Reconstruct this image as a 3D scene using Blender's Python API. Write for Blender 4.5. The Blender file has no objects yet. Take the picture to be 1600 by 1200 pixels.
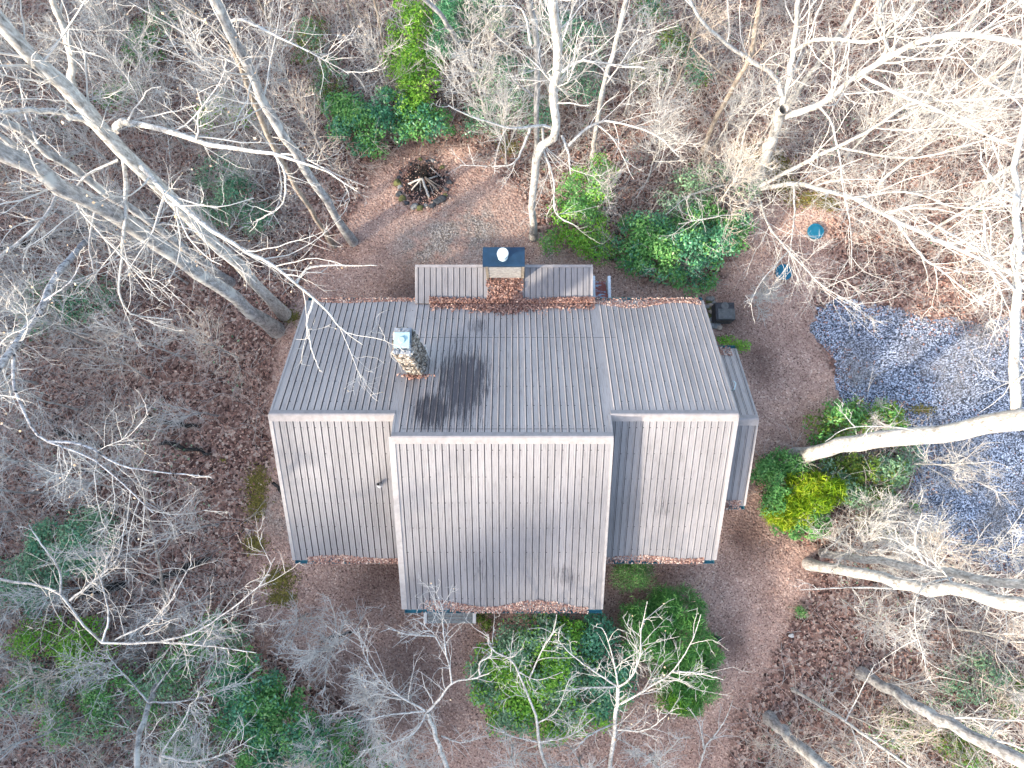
import bpy, math
import numpy as np
from mathutils import Vector
rng = np.random.default_rng(7)
SC = bpy.context.scene
COL = SC.collection
# ------------------------------------------------------------------ camera, sky, sun
F = 1110.0; TILT = math.radians(10.2); CAMZ = 30.0
cam_d = bpy.data.cameras.new("camera"); cam = bpy.data.objects.new("camera", cam_d); COL.objects.link(cam)
cam.location = (0, 0, CAMZ); cam.rotation_euler = (TILT, 0, 0)
cam_d.sensor_width = 36; cam_d.lens = 36 * F / 1600; cam_d.clip_end = 600; cam_d.clip_start = 0.2
SC.camera = cam
SUN_EL, SUN_AZ = 25.0, 235.0        # azimuth clockwise from +Y (north)
W_ = bpy.data.worlds.new("World"); SC.world = W_; W_.use_nodes = True
wn = W_.node_tree; bg = wn.nodes["Background"]
sky = wn.nodes.new("ShaderNodeTexSky"); sky.sky_type = 'NISHITA'; sky.sun_disc = False
sky.sun_elevation = math.radians(SUN_EL); sky.sun_rotation = math.radians(SUN_AZ)
sky.air_density = 1.0; sky.dust_density = 2.6; sky.ozone_density = 0.55
wn.links.new(sky.outputs[0], bg.inputs[0]); bg.inputs[1].default_value = 0.15
sl = bpy.data.lights.new("sun", 'SUN'); sl.energy = 2.1; sl.angle = math.radians(2.3); sl.color = (1.0, 0.90, 0.77)
so = bpy.data.objects.new("sun", sl); COL.objects.link(so)
e, a = math.radians(SUN_EL), math.radians(SUN_AZ)
SV = Vector((math.sin(a) * math.cos(e), math.cos(a) * math.cos(e), math.sin(e)))
so.rotation_euler = (-SV).to_track_quat('-Z', 'Y').to_euler(); so.location = SV * 80
SC.view_settings.view_transform = 'Standard'; SC.view_settings.look = 'None'
SC.view_settings.exposure = 2.1; SC.view_settings.gamma = 1.0
SC.render.engine = 'CYCLES'
SC.cycles.max_bounces = 5; SC.cycles.diffuse_bounces = 3; SC.cycles.transparent_max_bounces = 4
# ------------------------------------------------------------------ pixel -> world
CT, ST = math.cos(TILT), math.sin(TILT)
def Pn(u, v, h=0.0):
    """world point(s) seen at photo pixel (u,v) (1600x1200) at height h"""
    u = np.asarray(u, float); v = np.asarray(v, float); h = np.asarray(h, float)
    dx = (u - 800) / F; dy = -(v - 600) / F
    wy = dy * CT + ST; wz = dy * ST - CT
    t = (h - CAMZ) / wz
    return np.stack([dx * t, wy * t, h + 0 * t], -1)
def dist(h): return CAMZ - h
def inpoly(x, y, poly):
    n = len(poly); c = np.zeros(x.shape, bool); j = n - 1
    for i in range(n):
        xi, yi = poly[i]; xj, yj = poly[j]
        c ^= ((yi > y) != (yj > y)) & (x < (xj - xi) * (y - yi) / (yj - yi + 1e-12) + xi); j = i
    return c
def polydist(x, y, poly):
    d = np.full(x.shape, 1e9)
    for i in range(len(poly)):
        ax, ay = poly[i - 1]; bx, by = poly[i]
        L = (bx - ax) ** 2 + (by - ay) ** 2 + 1e-9
        t = np.clip(((x - ax) * (bx - ax) + (y - ay) * (by - ay)) / L, 0, 1)
        d = np.minimum(d, np.hypot(x - ax - t * (bx - ax), y - ay - t * (by - ay)))
    return np.where(inpoly(x, y, poly), d, -d)
def wpoly(px): return [tuple(Pn(u, v)[:2]) for u, v in px]
YARD = wpoly([(560,330),(585,255),(640,225),(720,225),(800,290),(830,340),(860,385),(960,405),(1000,440),(1110,450),(1150,400),(1180,330),(1230,310),(1295,325),(1300,420),(1265,470),(1290,560),(1315,620),(1280,690),(1200,720),(1180,770),(1230,840),(1275,860),(1260,930),(1225,985),(1195,1060),(1150,1120),(1130,1260),(800,1260),(620,1215),(560,1110),(400,1000),(385,900),(405,800),(430,700),(415,620),(440,520),(480,430)])
DRIVE = wpoly([(1268,505),(1272,478),(1310,468),(1370,475),(1430,492),(1500,500),(1620,497),(1800,500),(1900,700),(1800,900),(1640,905),(1540,885),(1450,858),(1425,830),(1412,790),(1440,740),(1425,690),(1400,650),(1330,640),(1312,630),(1308,590),(1296,550),(1282,530)])
HOUSE = wpoly([(440,470),(1110,470),(1185,560),(1190,780),(1115,870),(1060,880),(640,950),(470,870),(430,650)])
def sfield(x, y, s=1.0, k=0):
    return (np.sin(x * .9 * s + 1.3 + k) * np.cos(y * 1.1 * s + .4 * k) + np.sin(x * 2.3 * s + y * 1.7 * s + k) * .5 + np.cos(x * 4.1 * s - y * 3.3 * s + 2 * k) * .3) / 1.8
def gz(x, y):
    yd = np.clip(-np.maximum(polydist(x, y, YARD), polydist(x, y, DRIVE)), 0, 4) / 4
    g = 0.22 * yd * (sfield(x, y, .45) + .3 * sfield(x, y, 1.5, 2))
    # added unseen ridge south-west, beyond the frame, shaped to shade yard and roof
    d = -(x * .819 + y * .574); s_ = x * .574 - y * .819
    t = np.clip((d - 34) / 38, 0, 1)
    return g + t * t * (3 - 2 * t) * (36.6 + 1.5 * np.sin(s_ * .21) + 2.1 * np.sin(s_ * .62 + 1) + 1.8 * np.sin(s_ * 1.37) + 1.5 * np.sin(s_ * 2.6 + 2))
# ------------------------------------------------------------------ node helpers / materials
def newmat(name):
    m = bpy.data.materials.new(name); m.use_nodes = True
    nt = m.node_tree; b = nt.nodes["Principled BSDF"]
    return m, nt, b
def N(nt, typ, **kw):
    n = nt.nodes.new(typ)
    for k, v in kw.items():
        if k.startswith('i_'): n.inputs[k[2:].replace('_', ' ')].default_value = v
        else: setattr(n, k, v)
    return n
def ramp(nt, fac, stops, interp='LINEAR'):
    r = nt.nodes.new("ShaderNodeValToRGB"); r.color_ramp.interpolation = interp
    el = r.color_ramp.elements
    while len(el) > 1: el.remove(el[0])
    el[0].position = stops[0][0]; el[0].color = (*stops[0][1], 1)
    for p, c in stops[1:]:
        q = el.new(p); q.color = (*c, 1)
    nt.links.new(fac, r.inputs[0]); return r.outputs[0]
def mix(nt, f, a, b, mode='MIX'):
    m = nt.nodes.new("ShaderNodeMix"); m.data_type = 'RGBA'; m.blend_type = mode
    for s, x in ((0, f), (6, a), (7, b)):
        if hasattr(x, 'is_linked') or hasattr(x, 'links'): nt.links.new(x, m.inputs[s])
        elif s == 0: m.inputs[s].default_value = x
        else: m.inputs[s].default_value = (*x, 1)
    return m.outputs[2]
def mathn(nt, op, a, b=None, clamp=False):
    m = nt.nodes.new("ShaderNodeMath"); m.operation = op; m.use_clamp = clamp
    for i, x in enumerate((a, b)):
        if x is None: continue
        if hasattr(x, 'links'): nt.links.new(x, m.inputs[i])
        else: m.inputs[i].default_value = x
    return m.outputs[0]
def coords(nt, scale=(1, 1, 1), loc=(0, 0, 0), kind='Object'):
    tc = nt.nodes.new("ShaderNodeTexCoord"); mp = nt.nodes.new("ShaderNodeMapping")
    mp.inputs['Scale'].default_value = scale; mp.inputs['Location'].default_value = loc
    nt.links.new(tc.outputs[kind], mp.inputs[0]); return mp.outputs[0]
def noise(nt, vec, scale, detail=4, rough=.6):
    n = N(nt, "ShaderNodeTexNoise"); n.inputs['Scale'].default_value = scale
    n.inputs['Detail'].default_value = detail; n.inputs['Roughness'].default_value = rough
    nt.links.new(vec, n.inputs['Vector']); return n.outputs['Fac']
def bump(nt, b, h, strength=.4, dist_=.03):
    bn = N(nt, "ShaderNodeBump"); bn.inputs['Strength'].default_value = strength; bn.inputs['Distance'].default_value = dist_
    nt.links.new(h, bn.inputs['Height']); nt.links.new(bn.outputs[0], b.inputs['Normal'])
def ellmask(nt, vec, c, r, soft=.5):
    """1 inside an ellipse lying in object x/y, fading to 0"""
    mp = nt.nodes.new("ShaderNodeMapping"); nt.links.new(vec, mp.inputs[0])
    mp.inputs['Scale'].default_value = (1 / r[0], 1 / r[1], 0)
    mp.inputs['Location'].default_value = (-c[0] / r[0], -c[1] / r[1], 0)
    ln = nt.nodes.new("ShaderNodeVectorMath"); ln.operation = 'LENGTH'; nt.links.new(mp.outputs[0], ln.inputs[0])
    mr = nt.nodes.new("ShaderNodeMapRange"); mr.inputs[1].default_value = 1; mr.inputs[2].default_value = 1 - soft
    nt.links.new(ln.outputs['Value'], mr.inputs[0]); return mr.outputs[0]
def attr(nt, name='rnd'):
    n = N(nt, "ShaderNodeAttribute"); n.attribute_name = name; return n.outputs['Fac']
def plain(name, col, rough=.7, nscale=8, var=.25, metal=0.0, spec=.3, bmp=.15):
    m, nt, b = newmat(name)
    f = noise(nt, coords(nt), nscale, 5)
    lo = tuple(c * (1 - var) for c in col); hi = tuple(min(1, c * (1 + var)) for c in col)
    nt.links.new(ramp(nt, f, [(.3, lo), (.7, hi)]), b.inputs['Base Color'])
    b.inputs['Roughness'].default_value = rough; b.inputs['Metallic'].default_value = metal
    b.inputs['Specular IOR Level'].default_value = spec
    if bmp: bump(nt, b, noise(nt, coords(nt), nscale * 4, 3), bmp, .01)
    return m
def bark(name, stops, patch=None):
    m, nt, b = newmat(name)
    f = noise(nt, coords(nt, (1, 1, .45)), 7, 8, .72)
    c = ramp(nt, f, stops)
    f2 = noise(nt, coords(nt, (1, 1, .25)), 22, 4, .7)
    c = mix(nt, ramp(nt, f2, [(.42, (0, 0, 0)), (.62, (1, 1, 1))]), mix(nt, 1.0, c, (.62, .60, .58), 'MULTIPLY'), c)
    if patch: c = mix(nt, ramp(nt, noise(nt, coords(nt), 1.6, 4, .6), [(.52, (0, 0, 0)), (.62, (1, 1, 1))]), c, patch)
    nt.links.new(c, b.inputs['Base Color']); b.inputs['Roughness'].default_value = .85
    b.inputs['Specular IOR Level'].default_value = .2
    bump(nt, b, f2, .5, .03); return m
M = {}
M['bark_pale'] = bark('bark_pale', [(.32, (.15, .14, .13)), (.43, (.48, .46, .42)), (.58, (.72, .70, .65))])
M['bark_grey'] = bark('bark_grey', [(.30, (.15, .15, .15)), (.46, (.36, .355, .35)), (.62, (.60, .58, .55))], (.50, .50, .47))
M['bark_birch'] = bark('bark_birch', [(.38, (.03, .03, .035)), (.46, (.40, .40, .42)), (.60, (.66, .66, .66))])
M['bark_tan'] = bark('bark_tan', [(.30, (.20, .16, .12)), (.50, (.40, .34, .28)), (.65, (.56, .50, .42))])
M['bark_dark'] = bark('bark_dark', [(.30, (.008, .008, .009)), (.50, (.03, .03, .028)), (.68, (.14, .13, .12))])
M['twig_pale'] = plain('twig_pale', (.58, .55, .50), .8, 3, .22, bmp=0)
M['twig_grey'] = plain('twig_grey', (.52, .48, .43), .8, 3, .28, bmp=0)
M['twig_warm'] = plain('twig_warm', (.58, .49, .40), .8, 3, .28, bmp=0)
def leafmat(name, stops, rough=.5, spec=.3, trans=.12):
    m, nt, b = newmat(name)
    c = ramp(nt, attr(nt), stops); nt.links.new(c, b.inputs['Base Color'])
    b.inputs['Roughness'].default_value = rough; b.inputs['Specular IOR Level'].default_value = spec
    if trans:
        tr = N(nt, "ShaderNodeBsdfTranslucent"); nt.links.new(c, tr.inputs[0])
        ms = N(nt, "ShaderNodeMixShader"); ms.inputs[0].default_value = trans
        nt.links.new(b.outputs[0], ms.inputs[1]); nt.links.new(tr.outputs[0], ms.inputs[2])
        nt.links.new(ms.outputs[0], nt.nodes['Material Output'].inputs[0])
    return m
M['lf_bright'] = leafmat('leaf_bright_green', [(0, (.06, .20, .02)), (.5, (.20, .44, .04)), (.85, (.38, .56, .09)), (1, (.62, .70, .24))])
M['lf_green'] = leafmat('leaf_green', [(0, (.03, .13, .03)), (.5, (.13, .34, .08)), (.9, (.32, .52, .18)), (1, (.55, .66, .35))])
M['lf_teal'] = leafmat('leaf_dark_green', [(0, (.02, .10, .05)), (.5, (.08, .28, .13)), (.9, (.25, .50, .27)), (1, (.55, .70, .50))], .35, .5)
M['lf_dusty'] = leafmat('leaf_dusty_green', [(0, (.06, .14, .07)), (.5, (.20, .36, .19)), (.9, (.38, .52, .31)), (1, (.56, .66, .46))])
M['lf_yellow'] = leafmat('leaf_yellow_green', [(0, (.05, .15, .005)), (.45, (.22, .36, .012)), (.85, (.50, .53, .04)), (1, (.68, .55, .15))])
M['lf_olive'] = leafmat('leaf_olive', [(0, (.03, .08, .01)), (.5, (.12, .20, .02)), (.85, (.26, .27, .05)), (1, (.42, .30, .12))])
M['lf_brown'] = leafmat('leaf_dry_brown', [(0, (.06, .028, .023)), (.22, (.21, .105, .08)), (.6, (.40, .22, .165)), (.85, (.57, .37, .285)), (1, (.80, .64, .51))], .7, .3, .05)
M['lf_tan'] = leafmat('leaf_dry_tan', [(0, (.55, .36, .20)), (1, (.85, .68, .48))], .6, .3, .2)
M['moss'] = leafmat('moss', [(0, (.10, .09, .03)), (1, (.27, .23, .06))], .9, .1, 0)
# ------------------------------------------------------------------ object helpers
def mesh_obj(name, verts, faces, mat=None, parent=None, smooth=False, rnd=None, nper=None):
    """verts (N,3); faces (M,k) array (uniform) or list of tuples"""
    me = bpy.data.meshes.new(name)
    verts = np.asarray(verts, np.float32).reshape(-1, 3)
    if isinstance(faces, np.ndarray):
        k = faces.shape[1]; m_ = faces.shape[0]
        me.vertices.add(len(verts)); me.vertices.foreach_set('co', verts.ravel())
        me.loops.add(m_ * k); me.loops.foreach_set('vertex_index', faces.astype(np.int32).ravel())
        me.polygons.add(m_); me.polygons.foreach_set('loop_start', np.arange(m_, dtype=np.int32) * k)
        me.polygons.foreach_set('loop_total', np.full(m_, k, np.int32))
        me.update(calc_edges=True)
    else:
        me.from_pydata([tuple(map(float, v)) for v in verts], [], faces); me.update()
    if smooth: me.polygons.foreach_set('use_smooth', np.ones(len(me.polygons), bool))
    if rnd is not None:
        at = me.attributes.new('rnd', 'FLOAT', 'POINT'); at.data.foreach_set('value', np.asarray(rnd, np.float32))
    if mat:
        for mm in (mat if isinstance(mat, list) else [mat]): me.materials.append(mm)
    o = bpy.data.objects.new(name, me); COL.objects.link(o)
    if parent: o.parent = parent
    return o
def tag(o, label, cat, group=None, kind=None):
    o['label'] = label; o['category'] = cat
    if group: o['group'] = group
    if kind: o['kind'] = kind
    return o
def thing(name, loc, label, cat, group=None):
    o = bpy.data.objects.new(name, None); o.empty_display_size = .3; COL.objects.link(o)
    o.location = tuple(map(float, loc)); return tag(o, label, cat, group)
class MB:
    """collects polygons of one mesh object (world coordinates relative to origin)"""
    def __init__(s, o=(0, 0, 0)): s.v = []; s.f = []; s.mi = []; s.o = np.array(o, float)
    def add(s, vs, fs, mi=0):
        b = len(s.v); s.v += [tuple(np.array(p, float) - s.o) for p in vs]
        s.f += [tuple(b + i for i in f) for f in fs]; s.mi += [mi] * len(fs)
    def box(s, x0, x1, y0, y1, z0, z1, mi=0):
        s.add([(x0,y0,z0),(x1,y0,z0),(x1,y1,z0),(x0,y1,z0),(x0,y0,z1),(x1,y0,z1),(x1,y1,z1),(x0,y1,z1)],
              [(0,3,2,1),(4,5,6,7),(0,1,5,4),(1,2,6,5),(2,3,7,6),(3,0,4,7)], mi)
    def prism(s, poly, x0, x1, mi=0):   # poly in (y,z), extruded along x
        n = len(poly); vs = [(x0, y, z) for y, z in poly] + [(x1, y, z) for y, z in poly]
        s.add(vs, [tuple(range(n))[::-1], tuple(range(n, 2 * n))] + [(i, (i + 1) % n, n + (i + 1) % n, n + i) for i in range(n)], mi)
    def rock(s, c, r, mi=0, sub=1, sq=(1, 1, .7)):
        import bmesh
        bm = bmesh.new(); bmesh.ops.create_icosphere(bm, subdivisions=sub, radius=1)
        ph = rng.uniform(0, 6, 3); vs = []
        for v in bm.verts:
            k = 1 + .22 * math.sin(3 * v.co.x + ph[0]) * math.cos(2.5 * v.co.y + ph[1]) + rng.uniform(-.1, .1)
            vs.append((c[0] + v.co.x * r * sq[0] * k, c[1] + v.co.y * r * sq[1] * k, c[2] + v.co.z * r * sq[2] * k))
        s.add(vs, [tuple(v.index for v in f.verts) for f in bm.faces], mi); bm.free()
    def cyl(s, p0, p1, r0, r1=None, n=12, mi=0, cap=True):
        r1 = r0 if r1 is None else r1
        p0 = Vector(p0); p1 = Vector(p1); d = (p1 - p0).normalized(); q = d.to_track_quat('Z', 'Y')
        vs = []
        for p, r in ((p0, r0), (p1, r1)):
            for i in range(n):
                t = 2 * math.pi * i / n; vs.append(tuple(p + q @ Vector((r * math.cos(t), r * math.sin(t), 0))))
        fs = [(i, (i + 1) % n, n + (i + 1) % n, n + i) for i in range(n)]
        if cap: fs += [tuple(range(n))[::-1], tuple(range(n, 2 * n))]
        s.add(vs, fs, mi)
    def build(s, name, mats, parent=None, smooth=False, bevel=0):
        mats = mats if isinstance(mats, list) else [mats]
        o = mesh_obj(name, np.array(s.v), s.f, mats, parent, smooth)
        o.data.polygons.foreach_set('material_index', s.mi)
        if bevel:
            md = o.modifiers.new('bevel', 'BEVEL'); md.width = bevel; md.segments = 2; md.limit_method = 'ANGLE'
        return o
def leaves(name, c, nrm, size, mat, parent=None, aspect=.55, rnd=None, origin=(0, 0, 0), fold=0.0):
    n = len(c); nrm = nrm / (np.linalg.norm(nrm, axis=1, keepdims=True) + 1e-9)
    r = rng.normal(size=(n, 3)); u = np.cross(nrm, r); u /= (np.linalg.norm(u, axis=1, keepdims=True) + 1e-9)
    w = np.cross(nrm, u); s = np.asarray(size).reshape(-1, 1)
    V = np.stack([c + u * s * .5, c + w * s * .5 * aspect + nrm * fold * s, c - u * s * .5, c - w * s * .5 * aspect + nrm * fold * s], 1) - np.array(origin)
    Fq = np.arange(n * 4).reshape(n, 4)
    if rnd is None: rnd = rng.uniform(0, 1, n)
    return mesh_obj(name, V.reshape(-1, 3), Fq, mat, parent, rnd=np.repeat(np.clip(rnd, 0, 1), 4))
# ------------------------------------------------------------------ tree machinery (vectorised)
def nz(v): return v / (np.linalg.norm(v, axis=-1, keepdims=True) + 1e-9)
def tubes(P, R, S):
    """P (N,K,3), R (N,K) -> verts, faces of N tubes"""
    n, k, _ = P.shape
    T = nz(np.gradient(P, axis=1)); ref = np.zeros((n, 1, 3)); ref[..., 0] = 1.0
    m = np.abs(T[:, :1, 0]) > .8; ref[m] = (0, 1, 0)
    A = nz(np.cross(T, ref)); B = np.cross(T, A)
    th = np.arange(S) * 2 * math.pi / S
    V = P[:, :, None] + R[:, :, None, None] * (A[:, :, None] * np.cos(th)[None, None, :, None] + B[:, :, None] * np.sin(th)[None, None, :, None])
    idx = np.arange(n * k * S).reshape(n, k, S)
    a_ = idx[:, :-1]; b_ = idx[:, 1:]
    Fc = np.stack([a_, np.roll(a_, -1, 2), np.roll(b_, -1, 2), b_], -1).reshape(-1, 4)
    return V.reshape(-1, 3), Fc
def join(parts):
    vs, fs, o = [], [], 0
    for v, f in parts: vs.append(v); fs.append(f + o); o += len(v)
    return np.concatenate(vs), np.concatenate(fs)
def grow(st, d, L, r, K=6, wig=.28, up=.06, taper=.35, droop=0):
    n = len(st); P = np.zeros((n, K, 3)); P[:, 0] = st; d = nz(d)
    bend = rng.normal(size=(n, 3)) * wig * .6
    for i in range(1, K):
        d = nz(d + bend / K * 2 + rng.normal(size=(n, 3)) * wig / math.sqrt(K) + np.array([0, 0, up]))
        P[:, i] = P[:, i - 1] + d * (L / (K - 1))[:, None]
    R = r[:, None] * np.linspace(1, taper, K)[None]
    return P, R
def spawn(P, R, per_m, lo=.2, ang=(35, 70), frac=(.3, .6), rmul=.5, rmin=.008, cap=None, minL=.25, up=0):
    n, K, _ = P.shape
    L = np.linalg.norm(np.diff(P, axis=1), axis=2).sum(1)
    cnt = rng.poisson(np.maximum(L * per_m, .6)); idx = np.repeat(np.arange(n), cnt)
    if cap and len(idx) > cap: idx = rng.choice(idx, cap, replace=False)
    m = len(idx)
    if m == 0: return None
    t = rng.uniform(lo, 1, m) * (K - 1); i0 = np.minimum(t.astype(int), K - 2); f = (t - i0)[:, None]
    p = P[idx, i0] * (1 - f) + P[idx, i0 + 1] * f; T = nz(P[idx, i0 + 1] - P[idx, i0])
    q = nz(np.cross(T, rng.normal(size=(m, 3))))
    A = np.radians(rng.uniform(*ang, m))[:, None]
    d = T * np.cos(A) + q * np.sin(A) + np.array([0, 0, up])
    l = np.maximum(L[idx] * rng.uniform(*frac, m) * (1.15 - .6 * t / (K - 1)), minL)
    rr = np.maximum((R[idx, i0] * (1 - f[:, 0]) + R[idx, i0 + 1] * f[:, 0]) * rmul, rmin)
    return p, d, l, rr
def catmull(pts, K):
    pts = np.array(pts, float)
    if len(pts) < 3:
        t = np.linspace(0, 1, K)[:, None]; return pts[0] * (1 - t) + pts[-1] * t
    seg = np.linalg.norm(np.diff(pts, axis=0), axis=1) ** .5; tt = np.r_[0, np.cumsum(seg)]
    ext = np.vstack([2 * pts[0] - pts[1], pts, 2 * pts[-1] - pts[-2]])
    out = []
    for s in np.linspace(0, tt[-1], K):
        i = min(np.searchsorted(tt, s, 'right') - 1, len(pts) - 2); f = (s - tt[i]) / (tt[i + 1] - tt[i])
        p0, p1, p2, p3 = ext[i:i + 4]
        out.append(.5 * ((2 * p1) + (-p0 + p2) * f + (2 * p0 - 5 * p1 + 4 * p2 - p3) * f * f + (-p0 + 3 * p1 - 3 * p2 + p3) * f ** 3))
    return np.array(out)
NTW = [0]
def twigset(limbP, limbR, dens=1.0, lmax=3.2, up=.05, rmin=.0072, d1=1.6, levels=3, upb=.0):
    """grow three orders of branches from the limbs; returns a tube mesh"""
    parts = []
    s = spawn(limbP, limbR, d1 * dens, lo=.10, ang=(28, 60), frac=(.3, .62), rmul=.38, rmin=.011, up=upb)
    if s is None: return None
    p, d, l, r = s; l = np.minimum(l, lmax); r = np.minimum(r, .009 + l * .008)
    P1, R1 = grow(p, d, l, r, 8, .36, up); parts.append(tubes(P1, R1, 4))
    s = spawn(P1, R1, 2.3, lo=.08, ang=(30, 65), frac=(.3, .6), rmul=.55, rmin=rmin * 1.15, up=upb)
    if s is None: return join(parts)
    p, d, l, r = s; P2, R2 = grow(p, d, l, r, 6, .42, up); parts.append(tubes(P2, R2, 3)); last = P2
    if levels > 2:
        s = spawn(P2, R2, 2.9, lo=.05, ang=(30, 60), frac=(.35, .7), rmul=.7, rmin=rmin * .9, minL=.22, up=upb)
        if s:
            p, d, l, r = s; P3, R3 = grow(p, d, l, r, 4, .35, up); parts.append(tubes(P3, R3, 3)); last = P3
    v, f = join(parts); NTW[0] += len(f)
    twigset.tips = last[:, -1]
    return v, f
def make_tree(base, label, limbs, trunk=None, bark_='bark_pale', twig='twig_pale', dens=1.0, lmax=3.2, name='bare_tree', group=None, leaf=0, up=.05, cat='tree', levels=3, bole=.55, upb=0.0, rs=1.0):
    """base world xyz; trunk/limbs = list of (pts(world), r0, r1)"""
    root = thing(name, base, label, cat, group); b = np.array(base, float)
    AP, AR = [], []
    def one(nm, pts, r0, r1, S, flare=False):
        k_ = 1 if r0 < .05 else (.80 if nm == 'trunk' else .66) * rs; r0 *= k_; r1 *= k_
        K = 16; P = catmull(pts, K)
        j = rng.normal(size=(K, 3)) * min(r0 * .22, .04); j[0] = 0; P = P + j
        R = np.linspace(r0, r1, K) * (1 + rng.normal(size=K) * .025)
        if flare: R[0] *= 1.45; R[1] *= 1.1
        v, f = tubes(P[None], R[None], S)
        mesh_obj(nm, v - b, f, M[bark_], root, smooth=True)
        if nm == 'limb' or not limbs: AP.append(P); AR.append(R)
        elif bole < 1:      # only the upper trunk carries twigs
            i = int(bole * 15); AP.append(np.linspace(0, 1, 16)[:, None] * (P[-1] - P[i]) + P[i]); AR.append(np.linspace(R[i], R[-1], 16) * .5)
    if trunk: one('trunk', *trunk, 12, True)
    for l in limbs: one('limb', *l, 8)
    LP, LR = np.array(AP), np.array(AR)
    tw = twigset(LP, LR, dens, lmax, up, levels=levels, upb=upb)
    if tw: 
        v, f = tw; mesh_obj('crown', v - b, f, M[twig], root)
        if leaf:
            tips = twigset.tips; k = min(leaf, len(tips)); c = tips[rng.choice(len(tips), k, replace=False)]
            leaves('dry_leaves', c, rng.normal(size=(k, 3)) + (0, 0, 1), rng.uniform(.05, .10, k), M['lf_tan'], root, .8, origin=b)
    return root
def vnode(base_uv, uvs):
    """heights along a near-vertical trunk that starts at base_uv and passes the pixels uvs"""
    B = Pn(*base_uv, 0.0); out = [B]; hs = np.linspace(0, 26, 400); last = 0
    for u, v in uvs:
        Q = Pn(u, v, hs); dd = np.hypot(Q[:, 0] - B[0], Q[:, 1] - B[1]); dd[hs <= last] = 1e9
        i = int(dd.argmin()); last = hs[i]; out.append(Q[i])
    return out
def L(nodes, r0, r1): return ([Pn(*n) for n in nodes], r0, r1)
# ================================================================== SETTING: ground, drive
def ground():
    n = 480; X, Y = np.meshgrid(np.linspace(-105, 75, n), np.linspace(-85, 80, n))
    x = X.ravel(); y = Y.ravel(); z = gz(x, y)
    i = np.arange(n * n).reshape(n, n)
    f = np.stack([i[:-1, :-1], i[:-1, 1:], i[1:, 1:], i[1:, :-1]], -1).reshape(-1, 4)
    m, nt, b = newmat('forest_floor')
    vec = coords(nt)
    vo = N(nt, "ShaderNodeTexVoronoi", i_Scale=9.0); nt.links.new(vec, vo.inputs['Vector'])
    sep = N(nt, "ShaderNodeSeparateColor"); nt.links.new(vo.outputs['Color'], sep.inputs[0])
    litter = ramp(nt, sep.outputs[0], [(0, (.045, .028, .024)), (.25, (.14, .085, .07)), (.6, (.26, .165, .13)), (.85, (.40, .27, .215)), (1, (.58, .47, .38))])
    vo2 = N(nt, "ShaderNodeTexVoronoi", i_Scale=22.0); nt.links.new(vec, vo2.inputs['Vector'])
    sep2 = N(nt, "ShaderNodeSeparateColor"); nt.links.new(vo2.outputs['Color'], sep2.inputs[0])
    mulch = ramp(nt, sep2.outputs[0], [(0, (.13, .08, .062)), (.14, (.35, .225, .175)), (.6, (.47, .315, .25)), (.92, (.58, .40, .31)), (1, (.72, .57, .46))])
    mulch = mix(nt, 1.0, mulch, ramp(nt, noise(nt, vec, .5, 5, .65), [(.3, (.62, .58, .58)), (.55, (1, 1, 1)), (.7, (1.18, 1.12, 1.06))]), 'MULTIPLY')
    ef = mathn(nt, 'ADD', attr(nt, 'yard'), mathn(nt, 'MULTIPLY', mathn(nt, 'SUBTRACT', noise(nt, vec, 1.2, 6, .7), .5), 1.1))
    c = mix(nt, ramp(nt, ef, [(.40, (0, 0, 0)), (.60, (1, 1, 1))]), litter, mulch)
    pf = mathn(nt, 'MULTIPLY', attr(nt, 'pale'), ramp(nt, noise(nt, vec, 1.1, 5, .6), [(.38, (0, 0, 0)), (.52, (1, 1, 1))]))
    grit = ramp(nt, sep2.outputs[1], [(0, (.13, .10, .08)), (.5, (.30, .25, .21)), (1, (.55, .49, .42))])
    c = mix(nt, pf, c, grit)
    df = mathn(nt, 'MULTIPLY', attr(nt, 'dark_patch'), .55)
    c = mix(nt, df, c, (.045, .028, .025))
    nt.links.new(c, b.inputs['Base Color']); b.inputs['Roughness'].default_value = .95; b.inputs['Specular IOR Level'].default_value = .1
    bump(nt, b, mathn(nt, 'ADD', vo.outputs['Distance'], noise(nt, vec, 14, 4)), .8, .05)
    o = mesh_obj('ground', np.stack([x, y, z], -1), f, m)
    def at(nm, val):
        q = o.data.attributes.new(nm, 'FLOAT', 'POINT'); q.data.foreach_set('value', val.astype(np.float32))
    at('yard', np.clip(.5 + polydist(x, y, YARD) / 1.6, 0, 1))
    def blob(u, v, r):
        p = Pn(u, v); return np.exp(-((x - p[0]) ** 2 + (y - p[1]) ** 2) / (r * r))
    at('pale', np.clip(sum(blob(u, v, r) for u, v, r in [(700,372,1.2),(745,355,1.3),(650,385,.9),(860,392,.7),(440,800,.9)]), 0, 1))
    at('dark_patch', np.clip(sum(blob(u, v, r) for u, v, r in [(1140,500,1.1),(1185,570,.8),(640,450,1.3),(1170,840,1.2),(600,900,1.6),(1000,940,1.4),(1150,1000,.5),(640,1050,2.2)]), 0, 1))  # darker brown patches close to the house and in the yard
    o['kind'] = 'structure'; o['label'] = 'brown leaf strewn forest floor and bare yard round the house'
ground()
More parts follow.
